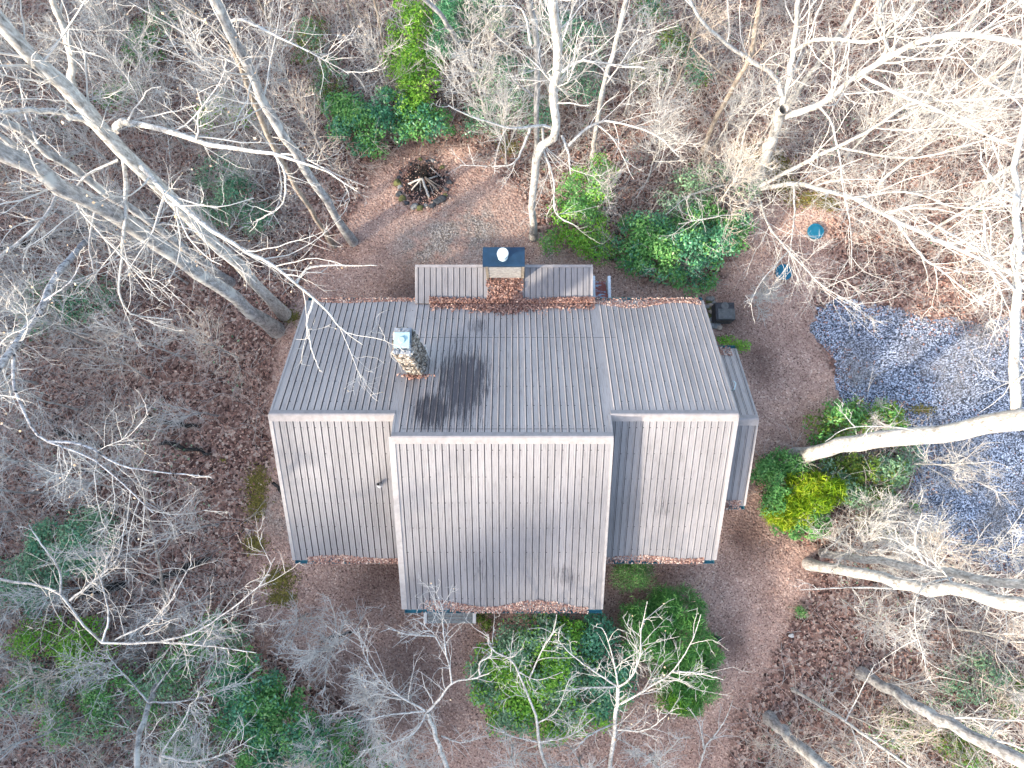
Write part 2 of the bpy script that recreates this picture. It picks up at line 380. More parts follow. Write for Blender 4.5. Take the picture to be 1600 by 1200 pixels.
def drive():
    P = np.array(DRIVE); cx, cy = P.mean(0); pts = []
    for i in range(len(P)):
        for t in np.linspace(0, 1, 14)[:-1]:
            q = P[i - 1] * (1 - t) + P[i] * t; pts.append(q + rng.normal(size=2) * .07 + .12 * np.sin(np.array([q[1] * 3.1, q[0] * 2.7])))
    vs = [(cx, cy, .02)] + [(p[0], p[1], .012) for p in pts]; n = len(pts)
    m, nt, b = newmat('drive_gravel'); vec = coords(nt)
    vo = N(nt, "ShaderNodeTexVoronoi", i_Scale=24.0); nt.links.new(vec, vo.inputs['Vector'])
    sep = N(nt, "ShaderNodeSeparateColor"); nt.links.new(vo.outputs['Color'], sep.inputs[0])
    st = ramp(nt, sep.outputs[0], [(0, (.01, .013, .02)), (.30, (.05, .06, .085)), (.52, (.21, .24, .30)), (.76, (.42, .46, .55)), (1, (.78, .83, .93))])
    dirt = ramp(nt, sep.outputs[1], [(0, (.04, .034, .03)), (.5, (.17, .15, .13)), (1, (.5, .46, .42))])
    f = ramp(nt, noise(nt, vec, .28, 5, .62), [(.48, (0, 0, 0)), (.64, (.75, .75, .75))])
    c = mix(nt, f, st, dirt); c = mix(nt, 1.0, c, ramp(nt, noise(nt, vec, .6, 4, .6), [(.3, (.7, .7, .72)), (.6, (1.1, 1.1, 1.1))]), 'MULTIPLY')
    nt.links.new(c, b.inputs['Base Color']); b.inputs['Roughness'].default_value = .85
    bump(nt, b, vo.outputs['Distance'], 1.0, .05)
    o = mesh_obj('gravel_drive', vs, [(0, 1 + i, 1 + (i + 1) % n) for i in range(n)], m)
    o['kind'] = 'structure'; o['label'] = 'blue grey gravel drive right of the house'
drive()
# ================================================================== HOUSE
YR, ZR = 3.17, 6.63            # wing ridge
YN, ZN = 8.15, 3.14            # north eave
YS, ZS = -1.75, 3.05           # south eave
YC, ZC = 2.367, 7.19           # raised centre ridge
YE, ZE = -3.46, 3.35           # centre south eave
XL, XR = -8.03, 7.47; CL, CR = -3.87, 3.235
def zn(y): return ZR - (y - YR) * (ZR - ZN) / (YN - YR)
def zs(y): return ZR - (YR - y) * (ZR - ZS) / (YR - YS)
def zc_(y): return ZC - (YC - y) * (ZC - ZE) / (YC - YE)
def roofmat(name, base, stains):
    m, nt, b = newmat(name); vec = coords(nt)
    c = ramp(nt, noise(nt, coords(nt, (1, .35, .35)), .9, 5, .6), [(.3, tuple(x * .80 for x in base)), (.7, tuple(x * 1.14 for x in base))])
    fine = noise(nt, coords(nt, (9, .7, .7)), 3, 5, .7)
    c = mix(nt, 1.0, c, ramp(nt, fine, [(.30, (.70, .68, .67)), (.5, (1, 1, 1))]), 'MULTIPLY')
    c = mix(nt, ramp(nt, noise(nt, coords(nt, (14, 1.1, 1.1), (3, 7, 0)), 2.2, 6, .75), [(.66, (0, 0, 0)), (.74, (.7, .7, .7))]), c, (.10, .09, .085))
    for (cx, cy, rx, ry, th, wash) in stains:
        mk = ellmask(nt, vec, (cx + .3, cy - 2.5), (rx, ry), .8)
        s = mathn(nt, 'ADD', noise(nt, coords(nt, (24, .75, .75)), 1.3, 6, .8), mathn(nt, 'MULTIPLY', mk, .34))
        k = mathn(nt, 'MULTIPLY', ramp(nt, s, [(th, (0, 0, 0)), (th + .07, (1, 1, 1))]), mathn(nt, 'MULTIPLY', mk, 3.0, True))
        c = mix(nt, k, c, (.055, .048, .052))
        c = mix(nt, mathn(nt, 'MULTIPLY', mk, wash), c, (.12, .11, .135))
    nt.links.new(c, b.inputs['Base Color']); b.inputs['Roughness'].default_value = .5; b.inputs['Metallic'].default_value = .0
    b.inputs['Specular IOR Level'].default_value = .4
    return m
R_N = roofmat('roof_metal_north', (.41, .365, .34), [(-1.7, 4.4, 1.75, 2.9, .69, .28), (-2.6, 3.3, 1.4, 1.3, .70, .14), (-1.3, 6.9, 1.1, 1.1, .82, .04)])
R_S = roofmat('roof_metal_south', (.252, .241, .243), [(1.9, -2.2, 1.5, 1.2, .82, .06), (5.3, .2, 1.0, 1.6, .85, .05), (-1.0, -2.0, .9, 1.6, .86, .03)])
SEAM_SHADE = plain('seam_grime_shade', (.06, .054, .054), .8, 12, .4, bmp=0)  # joint grime, mixed with painted shade for the east rib sides
TRIM = plain('roof_trim', (.30, .275, .265), .5, 5, .15, bmp=0)
SIDE_T = plain('rake_trim', (.34, .315, .30), .5, 5, .15, bmp=0)
TEAL = plain('gutter_teal', (.03, .16, .20), .45, 9, .4, bmp=0)
WOOD = plain('weathered_siding', (.20, .17, .14), .85, 6, .35)
house = thing('house', (-.3, 2.5, 0), 'grey brown ribbed metal roofed house with two chimneys standing in the clearing', 'house')
HO = np.array([-.3, 2.5, 0])
def ribbed(name, x0, x1, y0, z0, y1, z1, mat, parent, off=0.0, sp=.2286):
    """ribbed metal sheet between two horizontal edges"""
    prof = [(x0, 0, 0)]
    k = math.ceil((x0 - off + .05) / sp)
    while off + k * sp < x1 - .05:
        c = off + k * sp
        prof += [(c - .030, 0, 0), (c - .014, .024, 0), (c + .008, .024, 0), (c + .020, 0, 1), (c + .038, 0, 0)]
        for q in (.095, .15): 
            if c + q < x1 - .06: prof += [(c + q - .012, 0, 0), (c + q, .005, 0), (c + q + .012, 0, 0)]
        k += 1
    prof.append((x1, 0, 0))
    d = np.array([0, y1 - y0, z1 - z0]); d /= np.linalg.norm(d); nr = np.cross((1, 0, 0), d); nr *= np.sign(nr[2])
    prof = [p for i, p in enumerate(prof) if i == 0 or p[0] > prof[i - 1][0] + 1e-4]
    vs, fs, mi = [], [], []
    rows = 2
    for i, (x, h, s) in enumerate(prof):
        for (y, z) in ((y0, z0), (y1, z1)): vs.append(np.array([x, y, z]) + nr * (h + .01) - HO)
    for i in range(len(prof) - 1):
        fs.append((2 * i, 2 * i + 2, 2 * i + 3, 2 * i + 1))
        mi.append(1 if prof[i + 1][2] == 1 or prof[i][2] == 1 else 0)  # east rib side and its foot take the painted dark strip
    o = mesh_obj(name, np.array(vs), fs, [mat, SEAM_SHADE], parent); o.data.polygons.foreach_set('material_index', mi)
    return o
# rake edges: sheet stops at trims
def slab(name, poly, x0, x1, mat, parent=house):
    b_ = MB(HO); b_.prism(poly, x0, x1); return b_.build(name, mat, parent)
TH = .14
roof = slab('roof', [(YN, ZN - TH), (YN, ZN), (YR, ZR), (YS, ZS), (YS, ZS - TH), (YR, ZR - TH)], XL + .02, XR - .02, WOOD)
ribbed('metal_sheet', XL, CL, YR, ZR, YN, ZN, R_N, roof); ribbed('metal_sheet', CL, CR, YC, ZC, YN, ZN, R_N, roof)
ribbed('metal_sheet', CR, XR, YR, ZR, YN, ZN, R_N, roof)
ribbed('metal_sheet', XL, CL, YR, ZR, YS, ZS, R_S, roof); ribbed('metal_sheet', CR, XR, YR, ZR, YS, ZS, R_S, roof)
for o_ in [c for c in house.children_recursive if c.name.startswith('metal_sheet')]: o_.parent = roof
croof = slab('roof', [(YR + .3, zn(YR + .3) - .02), (YC, ZC), (YE, ZE), (YE, ZE - TH), (YC, ZC - TH)], CL + .02, CR - .02, WOOD)
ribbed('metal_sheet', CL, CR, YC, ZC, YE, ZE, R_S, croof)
def ridge(x0, x1, y, z, par):
    b_ = MB(HO); s = .70; w = .17
    b_.prism([(y - .21, z - .21 * s + .045), (y - .03, z + .055), (y + .03, z + .055), (y + w, z - w * s + .045), (y + w, z - w * s + .03), (y, z + .035), (y - .21, z - .21 * s + .03)], x0, x1)
    b_.build('ridge_cap', TRIM, par, bevel=.01)
ridge(XL - .03, CL + .0, YR, ZR, roof); ridge(CR + .03, XR + .03, YR, ZR, roof); ridge(CL - .03, CR + .03, YC, ZC, croof)
def rake(x, y0, z0, y1, z1, par, w=.13, t=.045, dn=.18):
    b_ = MB(HO); b_.prism([(y0, z0 - dn), (y0, z0 + t), (y1, z1 + t), (y1, z1 - dn)], x - w / 2, x + w / 2); b_.build('rake_trim', SIDE_T, par)
for x in (XL, XR):
    rake(x, YN, ZN, YR, ZR, roof, .07); rake(x, YR, ZR, YS, ZS, roof, .12)
rake(CL, YC, ZC, YE, ZE, croof, .2); rake(CR, YC, ZC, YE, ZE, croof, .08)
rake(CL, YR + .0, zn(YR) , YC, ZC, croof, .07); rake(CR, YR + .0, zn(YR), YC, ZC, croof, .07)
DOT = plain('screw_head', (.07, .065, .065), .6, 9, .3, bmp=0)
def screws(x0, x1, y0, y1, fn, par, rows, sp=.2286):
    b_ = MB(HO)
    for y in np.linspace(y0, y1, rows):
        for k in range(math.ceil(x0 / sp), int(x1 / sp) + 1):
            if rng.uniform() < .75:
                x = k * sp + .055; z = fn(y) + .014; r = rng.uniform(.010, .017)
                b_.add([(x - r, y - r, fn(y - r) + .016), (x + r, y - r, fn(y - r) + .016), (x + r, y + r, fn(y + r) + .016), (x - r, y + r, fn(y + r) + .016)], [(0, 1, 2, 3)])
    o_ = b_.build('screw_rows', DOT, par); o_['kind'] = 'stuff'
screws(XL + .2, CL - .2, YR + .5, YN - .5, zn, roof, 6); screws(CR + .2, XR - .2, YR + .5, YN - .5, zn, roof, 6); screws(XL + .2, CL - .2, YS + .4, YR - .4, zs, roof, 6); screws(CR + .2, XR - .2, YS + .4, YR - .4, zs, roof, 6)
screws(CL + .2, CR - .2, YC + .4, YN - .9, zn, roof, 7); screws(CL + .2, CR - .2, YE + .4, YC - .4, zc_, croof, 7)
for (xa, xb, yy, fn, pr) in ((CL - .9, CR + .6, 6.35, zn, roof), (CL + .3, CR - .4, YC + .28, zn, roof)):
    b_ = MB(HO); b_.prism([(yy, fn(yy) + .012), (yy, fn(yy) + .018), (yy + .014, fn(yy + .014) + .018), (yy + .014, fn(yy + .014) + .012)], xa, xb); b_.build('lap_seam', SEAM_SHADE, pr)
# east side extension
XE = 8.55; YR2, ZR2, YN2, ZN2, YS2, ZS2 = 3.17, 5.47, 0, 0, 0, 0
_r = (CAMZ - ZR2)
k2 = (CAMZ - ZR2) / .9928
YR2 = .1283 * k2; YS2, ZS2 = .009 * k2, CAMZ - 1.0729 * k2
YN2 = float(Pn(1150, 545, ZS2)[1]); ZN2 = ZS2
eroof = slab('roof', [(YN2, ZN2 - TH), (YN2, ZN2), (YR2, ZR2), (YS2, ZS2), (YS2, ZS2 - TH), (YR2, ZR2 - TH)], XR - .4, XE - .02, WOOD)
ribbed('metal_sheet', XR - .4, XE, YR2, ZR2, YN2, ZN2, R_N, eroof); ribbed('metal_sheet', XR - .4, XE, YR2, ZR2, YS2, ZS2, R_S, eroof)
ridge(XR + .07, XE + .02, YR2, ZR2, eroof); rake(XE, YN2, ZN2, YR2, ZR2, eroof, .06); rake(XE, YR2, ZR2, YS2, ZS2, eroof, .06)
# porch roof on the north side
p0 = Pn(650, 415, 3.62); p1 = Pn(925, 415, 3.62); PX0, PX1, PYN = p0[0], p1[0], p0[1]; PZN = 3.62
PYS = float(Pn(700, 472, 3.5)[1]); PZS = zn(PYS) + .07 if PYS < YN else 3.3
proof = slab('porch_roof', [(PYN, PZN - .14), (PYN, PZN), (PYS, PZS), (PYS, PZS - .14)], PX0 + .02, PX1 - .02, WOOD)
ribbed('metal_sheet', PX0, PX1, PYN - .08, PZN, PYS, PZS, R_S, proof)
b_ = MB(HO); b_.box(PX0 - .03, PX1 + .03, PYN - .08, PYN + .03, PZN - .2, PZN + .03); b_.build('trim_board', TRIM, proof)
rake(PX0, PYN - .08, PZN, PYS, PZS, proof, .07, .03); rake(PX1, PYN - .08, PZN, PYS, PZS, proof, .07, .03)
for px in (PX0 + .3, PX0 + 2.2, PX1 - 2.2, PX1 - .3):
    b_ = MB(HO); b_.box(px - .07, px + .07, PYN - .35, PYN - .21, 0.0, PZN - .16); b_.build('porch_post', WOOD, house)
# walls (siding) below the roofs
def wall(name, poly, x0, x1): return slab(name, poly, x0, x1, WOOD)
wall('wall', [(YN - .5, -.2), (YN - .5, zn(YN - .5) - .17), (YR, ZR - .2), (YS + .5, zs(YS + .5) - .17), (YS + .5, -.2)], XL + .4, XR - .4)
wall('wall', [(YR, -.2), (YR, ZR - .1), (YC, ZC - .2), (YE + .5, zc_(YE + .5) - .17), (YE + .5, -.2)], CL + .25, CR - .25)
wall('wall', [(YN2 - .3, -.2), (YN2 - .3, ZN2 + .02), (YR2, ZR2 - .2), (YS2 + .3, ZS2 + .02), (YS2 + .3, -.2)], XR - .41, XE - .15)
GLASS = plain('window_glass', (.03, .04, .05), .1, 2, .2, spec=.6, bmp=0); FRAME = plain('window_frame', (.6, .58, .54), .5, 5, .1, bmp=0)
def window(x0, x1, z0, z1, y, sgn):
    b_ = MB(HO); w = .08
    ya, yb = (y - .05, y - .002) if sgn < 0 else (y + .002, y + .05)
    b_.box(x0, x1, ya, yb, z0, z0 + w); b_.box(x0, x1, ya, yb, z1 - w, z1); b_.box(x0, x0 + w, ya, yb, z0 + w, z1 - w); b_.box(x1 - w, x1, ya, yb, z0 + w, z1 - w)
    f_ = b_.build('window', FRAME, house)
    b_ = MB(HO); ym = (y - .03, y - .005) if sgn < 0 else (y + .005, y + .03); b_.box(x0 + w, x1 - w, ym[0], ym[1], z0 + w, z1 - w); g = b_.build('pane', GLASS, f_)
for x in (-6.6, -5.0, 4.6, 6.0): window(x - .5, x + .5, 1.0, 2.3, YS + .5, -1)
for x in (-2.4, -.3, 1.8): window(x - .7, x + .7, .8, 2.5, YE + .5, -1)
for x in (-6.4, 5.2): window(x - .5, x + .5, 1.1, 2.3, YN - .5, 1)
# gutters
def gutter(x0, x1, y, z, sgn, par):
    b_ = MB(HO); d = .13 * sgn
    b_.prism([(y, z - .12), (y, z - .02), (y + d * .08, z - .02), (y + d * .08, z - .11), (y + d * .92, z - .11), (y + d * .92, z - .015), (y + d, z - .015), (y + d, z - .12)][::sgn], x0, x1)
    for xe in (x0, x1 - .01): b_.box(xe, xe + .01, min(y, y + d), max(y, y + d), z - .12, z - .02)
    b_.build('gutter', TEAL, par)
gutter(XL + .03, CL - .12, YS - .002, ZS, -1, roof); gutter(CR + .06, XR, YS - .002, ZS, -1, roof); gutter(CL, CR, YE - .002, ZE, -1, croof)
gutter(XL + .03, PX0 - .05, YN + .002, ZN, 1, roof); gutter(PX1 + .05, XR, YN + .002, ZN, 1, roof)
gutter(XR + .1, XE, YS2 - .002, ZS2, -1, eroof); gutter(XR + .1, XE, YN2 + .002, ZN2, 1, eroof)
# stone chimney
ZT = 8.75
c0 = Pn(616, 552, ZT); c1 = Pn(642, 513, ZT); sx0, sy0, sx1, sy1 = c0[0], c0[1], c1[0], c1[1]
def stonemat():
    m, nt, b = newmat('chimney_stone'); vec = coords(nt, (1, 1, 2.2))
    vo = N(nt, "ShaderNodeTexVoronoi", i_Scale=5.0); nt.links.new(vec, vo.inputs['Vector'])
    s_ = N(nt, "ShaderNodeSeparateColor"); nt.links.new(vo.outputs['Color'], s_.inputs[0])
    c = ramp(nt, s_.outputs[0], [(0, (.05, .04, .032)), (.35, (.20, .16, .12)), (.7, (.38, .33, .27)), (1, (.52, .48, .42))])
    c = mix(nt, ramp(nt, noise(nt, coords(nt), 9, 4), [(.50, (0, 0, 0)), (.62, (.9, .9, .9))]), c, (.03, .028, .028))
    nt.links.new(c, b.inputs['Base Color']); b.inputs['Roughness'].default_value = .9
    bump(nt, b, noise(nt, coords(nt), 16, 5), .8, .03); return m
STONE = stonemat(); MORTAR = plain('mortar', (.06, .055, .05), .95, 9, .4)
b_ = MB(HO); b_.box(sx0 + .07, sx1 - .07, sy0 + .07, sy1 - .07, zn(sy1) - .6, ZT - .06)
chim = b_.build('stone_chimney', MORTAR, house)
b_ = MB(HO); zz = 4.7
while zz < ZT - .1:
    hgt = rng.uniform(.09, .16)
    per = [((sx0, sy0), (sx1, sy0)), ((sx1, sy0), (sx1, sy1)), ((sx1, sy1), (sx0, sy1)), ((sx0, sy1), (sx0, sy0))]
    for (ax, ay), (bx, by) in per:
        Lw = math.hypot(bx - ax, by - ay); t = rng.uniform(0, .12)
        while t < Lw:
            w = rng.uniform(.12, .3); mx = min(t + w / 2, Lw - .06) / Lw
            cx, cy = ax + (bx - ax) * mx, ay + (by - ay) * mx
            if zz + hgt > zn(cy) - .05:
                al = abs(bx - ax) > abs(by - ay); o_ = rng.uniform(-.02, .06)
                nx, ny = (by - ay) / Lw, -(bx - ax) / Lw
                b_.rock((cx + nx * o_ * .5, cy + ny * o_ * .5, zz + hgt / 2), 1, sub=1, sq=((w * .56 if al else .10), (.10 if al else w * .56), hgt * .6))
            t += w
    zz += hgt
b_.build('stone_courses', STONE, chim)
CAPST = plain('cap_stone', (.20, .22, .25), .8, 7, .45)
b_ = MB(HO); b_.box(sx0 - .02, sx1 + .02, sy0 - .02, sy1 + .02, ZT - .07, ZT)
for q in range(7): b_.rock((sx0 + rng.uniform(0, sx1 - sx0), rng.choice([sy0 + .06, sy1 - .07]), ZT + .01), rng.uniform(.05, .09))
b_.build('cap_slab', CAPST, chim, bevel=.02)
GALV = plain('galvanised_cap', (.36, .50, .50), .4, 5, .06, metal=.2, bmp=0)
cc = Pn(627.5, 531, ZT + .28)
b_ = MB(HO); mx, my = cc[0], cc[1]; w = .24
b_.box(mx - w, mx + w, my - w, my + w, ZT + .24, ZT + .27)
b_.cyl((mx, my, ZT + .271), (mx, my, ZT + .33), .12, .09, 16)
for sx in (-1, 1):
    for sy in (-1, 1): b_.box(mx + sx * .19 - .015, mx + sx * .19 + .015, my + sy * .19 - .015, my + sy * .19 + .015, ZT, ZT + .24)
b_.box(mx - .15, mx + .15, my - .15, my + .15, ZT, ZT + .12)
b_.build('flue_cap', GALV, chim, bevel=.006)
# wood chimney chase on porch
ZW = 4.95
w0 = Pn(761, 433, 3.65); w1 = Pn(817, 433, 3.65); cz0 = Pn(754, 416, ZW); cz1 = Pn(820, 386, ZW)
WOODG = plain('chase_siding', (.36, .345, .32), .85, 10, .3)
b_ = MB(HO); yb0 = w0[1]; yb1 = cz1[1] - .08
b_.box(w0[0], w1[0], yb0, yb1, 3.2, ZW - .06, 0)
nb = 9
for q in range(nb):
    z0 = 3.5 + q * .155; b_.box(w0[0] + .08, w1[0] - .08, yb0 - .02 - .012 * (q % 2), yb0 - .001, z0 + .008, z0 + .147, 0)
chase = b_.build('wood_chimney', WOODG, house)
CBM = plain('corner_board', (.26, .22, .17), .85, 9, .3)
for x in (w0[0] - .02, w1[0] - .06): b_ = MB(HO); b_.box(x, x + .1, yb0 - .05, yb0 - .001, 3.4, ZW - .07); b_.build('corner_board', CBM, chase)
BLUE = plain('cap_blue_metal', (.014, .042, .080), .35, 4, .25, spec=.5, bmp=0)
b_ = MB(HO); b_.box(cz0[0], cz1[0], cz0[1], cz1[1], ZW - .04, ZW); b_.box(cz0[0], cz1[0], cz0[1], cz0[1] + .02, ZW - .12, ZW - .04)
b_.build('chimney_cap', BLUE, chase, bevel=.01)
fc = Pn(785.5, 395, ZW + .42)
b_ = MB(HO); fx, fy = fc[0], fc[1]
b_.cyl((fx, fy, ZW - .01), (fx, fy, ZW + .30), .13, .13, 20); b_.cyl((fx, fy, ZW + .02), (fx, fy, ZW + .12), .19, .15, 20); b_.cyl((fx, fy, ZW + .33), (fx, fy, ZW + .42), .215, .20, 24)
for q in range(4): b_.cyl((fx + .12 * math.cos(q * 1.57), fy + .12 * math.sin(q * 1.57), ZW + .3), (fx + .12 * math.cos(q * 1.57), fy + .12 * math.sin(q * 1.57), ZW + .33), .01, n=6)
b_.build('flue', plain('flue_metal', (.62, .72, .72), .4, 6, .08, metal=.2, bmp=0), chase, smooth=False)
# roof fittings
def onroof(u, v, fn):
    h = 5.0
    for _ in range(20): h = fn(float(Pn(u, v, h)[1]))
    return Pn(u, v, h)
vp = onroof(593, 757, zs); b_ = MB(HO)
b_.cyl(vp + (0, 0, -.05), vp + (0, 0, .32), .05, .05, 12, cap=False); b_.cyl(vp + (0, 0, -.08), vp + (0, 0, .09), .13, .06, 12, cap=False); b_.cyl(vp + (0, 0, .2), vp + (0, 0, .21), .044, n=10, mi=1)
b_.build('vent_pipe', [plain('pipe_white', (.6, .6, .6), .5, 5, .1, bmp=0), M['bark_dark']], roof)
ap = onroof(668, 548, zn); b_ = MB(HO)
b_.cyl(ap, ap + (-.02, .05, .55), .015); b_.cyl(ap + (-.02, .05, .5), ap + (.10, -.28, .42), .02); b_.cyl(ap + (.1, -.28, .42), ap + (.16, -.4, .25), .015); b_.rock(tuple(ap + (-.02, .05, .58)), .05)
b_.build('antenna', FRAME, roof)
hp = Pn(1146, 609, 5.15); b_ = MB(HO)
b_.cyl(hp + (0, 0, -.4), hp + (0, 0, .1), .025, n=8); b_.cyl(hp + (0, 0, .1), hp + (.06, .22, .1), .025, n=8); b_.cyl(hp + (.06, .22, .1), hp + (.0, .30, .05), .025, n=8)
b_.build('vent_pipe', plain('pipe_pale', (.6, .7, .68), .5, 5, .1, bmp=0), eroof)
# ------------------------------------------------------------------ steps and deck
s0 = Pn(927, 466, 2.2); s1 = Pn(954, 431, 2.2); WHITE = plain('flaking_white_paint', (.62, .66, .68), .6, 11, .2); RED = None
def treadmat():
    m, nt, b = newmat('flaking_tread'); f = noise(nt, coords(nt, (1, 3, 1)), 4, 6, .7)
    nt.links.new(ramp(nt, f, [(.54, (.26, .075, .055)), (.60, (.30, .46, .56))]), b.inputs['Base Color']); b.inputs['Roughness'].default_value = .7; return m
st = thing('wooden_steps', ((s0[0] + s1[0]) / 2, (s0[1] + s1[1]) / 2, 0), 'small white railed wooden steps with flaking red brown treads beside the porch roof', 'steps'); SO = np.array(st.location)
tm = treadmat(); nT = 4; dy = (s1[1] - s0[1]) / nT
for q in range(nT):
    b_ = MB(SO); b_.box(s0[0] + .1, s1[0] - .12, s0[1] + q * dy + .02, s0[1] + (q + 1) * dy - .03, 2.1 - q * .19, 2.14 - q * .19); b_.build('tread', tm, st)
b_ = MB(SO); b_.box(s0[0], s0[0] + .09, s0[1], s1[1], .0, 2.22); b_.build('side_rail', WHITE, st)
b_ = MB(SO); b_.box(s1[0] - .11, s1[0], s0[1], s1[1], 2.0, 2.2)
for q in range(6): yy = s0[1] + q * (s1[1] - s0[1] - .06) / 5; b_.box(s1[0] - .09, s1[0] - .03, yy, yy + .05, 0, 2.0)
b_.build('side_rail', WHITE, st); b_ = MB(SO); b_.box(s0[0] + .091, s1[0] - .11, s1[1] - .08, s1[1], .0, 1.45); b_.build('riser', WHITE, st)
d0 = Pn(650, 974, 1.0); d1 = Pn(743, 950, 1.0)
dk = thing('deck_landing', ((d0[0] + d1[0]) / 2, (d0[1] + d1[1]) / 2, 0), 'weathered grey plank landing poking out under the lower roof edge', 'deck'); DO = np.array(dk.location)
DG = plain('grey_planks', (.21, .22, .21), .85, 12, .35); b_ = MB(DO); yy = d0[1]
while yy < d1[1] + .6: b_.box(d0[0] + .45, d1[0] - .12, yy, yy + .125, .96, 1.0 + rng.uniform(-.004, .004)); yy += .14
b_.build('planks', DG, dk)
b_ = MB(DO); b_.box(d1[0] - .11, d1[0] + .02, d0[1], d1[1] + .6, .9, 1.03); b_.build('end_board', FRAME, dk); b_ = MB(DO); b_.box(d0[0] + .3, d0[0] + .42, d0[1] + .0, d0[1] + .8, .8, 1.05); b_.build('end_board', FRAME, dk)
for x in (d0[0] + .5, d1[0] - .22): b_ = MB(DO); b_.box(x, x + .09, d0[1] + .05, d0[1] + .14, 0, .955); b_.build('post', DG, dk)
# ------------------------------------------------------------------ small yard things
LID = plain('lid_teal', (.010, .13, .21), .5, 5, .15, bmp=0)
for (u, v, lab) in ((1275, 361, 'round teal plastic ground lid, the fully open one farther up in the clearing'), (1225, 425, 'round teal plastic ground lid half covered by leaves near the gravel')):
    c = Pn(u, v, .15); t_ = thing('access_lid', (c[0], c[1], 0), lab, 'septic lid', 'teal access lids'); b_ = MB(c * (1, 1, 0))
    b_.cyl(c + (0, 0, -.25), c + (0, 0, -.03), .33, .33, 28); b_.build('riser', LID, t_)
    b_ = MB(c * (1, 1, 0)); b_.cyl(c + (0, 0, -.03), c + (0, 0, .0), .37, .36, 32); b_.cyl(c + (0, 0, .0), c + (0, 0, .02), .26, .25, 28)
    for q in range(8): an = q * math.pi / 4; b_.cyl(c + (.31 * math.cos(an), .31 * math.sin(an), 0), c + (.31 * math.cos(an), .31 * math.sin(an), .015), .02, n=6)
    b_.build('lid', LID, t_, bevel=.008)
ROCKM = [plain('rock_grey', (.22, .22, .21), .9, 9, .4), plain('rock_tan', (.42, .34, .27), .9, 9, .4), plain('rock_dark', (.06, .065, .07), .9, 9, .5), plain('rock_mossy', (.13, .13, .05), .9, 6, .5), plain('ash', (.03, .027, .027), 1, 12, .6)]
fp = Pn(661, 287, 0); pit = thing('fire_pit', fp, 'round stone ringed fire pit with charred centre above the porch roof', 'fire pit')
b_ = MB(fp); n = 26
vs = [tuple(fp + (0, 0, .06))] + [tuple(fp + (1.0 * math.cos(i * 2 * math.pi / n) * rng.uniform(.85, 1.1), 1.0 * math.sin(i * 2 * math.pi / n) * rng.uniform(.85, 1.1), .015)) for i in range(n)]
b_.add(vs, [(0, 1 + i, 1 + (i + 1) % n) for i in range(n)])
for q in range(60): an, rr = rng.uniform(0, 6.28), rng.uniform(0, .85); b_.rock((fp[0] + rr * math.cos(an), fp[1] + rr * math.sin(an), .05), rng.uniform(.03, .08))
b_.build('ash_bed', ROCKM[4], pit)
for q in range(26):
    an = q * 2 * math.pi / 26 + rng.uniform(-.08, .08); rr = 1.12 + rng.uniform(-.08, .08); r = rng.uniform(.08, .17) * (1.15 if math.sin(an) < .2 else .7)
    b_ = MB(fp); b_.rock((fp[0] + rr * math.cos(an), fp[1] + rr * math.sin(an), r * .4), r, sub=2, sq=(1.1, .9, .7)); b_.build('stone', ROCKM[rng.choice([0, 2, 2, 3, 2])], pit)
sticks = [((659, 278), (670, 308), .055, 'thick pale log lying across the front of the fire pit', 'bark_pale'), ((658, 279), (638, 287), .04, 'short pale stick pointing left in the fire pit', 'bark_pale'), ((657, 280), (643, 297), .035, 'pale stick slanting down left in the fire pit', 'bark_pale'),
          ((664, 277), (684, 298), .05, 'tan split log slanting down right in the fire pit', 'bark_tan'), ((668, 279), (690, 293), .025, 'thin tan stick beside the split log in the fire pit', 'bark_tan'), ((670, 279), (683, 275), .035, 'short white stick pointing right in the fire pit', 'bark_pale'),
          ((672, 261), (692, 279), .02, 'long thin grey stick at the upper right of the fire pit', 'bark_grey'), ((656, 283), (657, 300), .02, 'thin upright grey stick at the front of the fire pit', 'bark_grey'), ((671, 288), (677, 303), .02, 'thin grey stick between the two thick logs of the fire pit', 'bark_grey')]
for (a_, c_, r, lab, mt) in sticks:
    A_ = Pn(*a_, .55); B_ = Pn(*c_, .10); K = 6; P = np.linspace(A_, B_, K) + rng.normal(size=(K, 3)) * .008
    v, f = tubes(P[None], np.full((1, K), r), 8); b0 = MB(); o_ = mesh_obj('firewood', v - B_, f, M[mt], smooth=True); o_.location = B_
    e1 = [tuple(range(8)), tuple(range((K - 1) * 8, K * 8))]
    tag(o_, lab, 'firewood', 'firewood in the fire pit')
n = 1500; an = rng.uniform(0, 6.28, n); rr = rng.normal(1.0, .35, n); q_ = np.stack([fp[0] + rr * np.cos(an), fp[1] + rr * np.sin(an), rng.uniform(.02, .12, n)], -1)
tag(leaves('pit_leaves', q_, rng.normal(size=(n, 3)) * .5 + (0, 0, 1), rng.uniform(.05, .12, n), M['lf_brown'], aspect=.6), 'brown leaves blown over the fire pit stones', 'fallen leaves', kind='stuff')
# charred brush heap in the pit
n = 160; an = rng.uniform(0, 6.28, n); rr = rng.uniform(0, .75, n); bs = np.stack([fp[0] + .1 + rr * np.cos(an), fp[1] + .35 + rr * np.sin(an) * .7, np.full(n, .08)], -1)
P, R = grow(bs, rng.normal(size=(n, 3)) + (0, 0, .5), rng.uniform(.3, .8, n), np.full(n, .012), 5, .5, -.1)
v, f = tubes(P, R, 3); tag(mesh_obj('brush_heap', v, f, M['bark_dark']), 'dark heap of burnt twigs at the back of the fire pit', 'brush', kind='stuff')
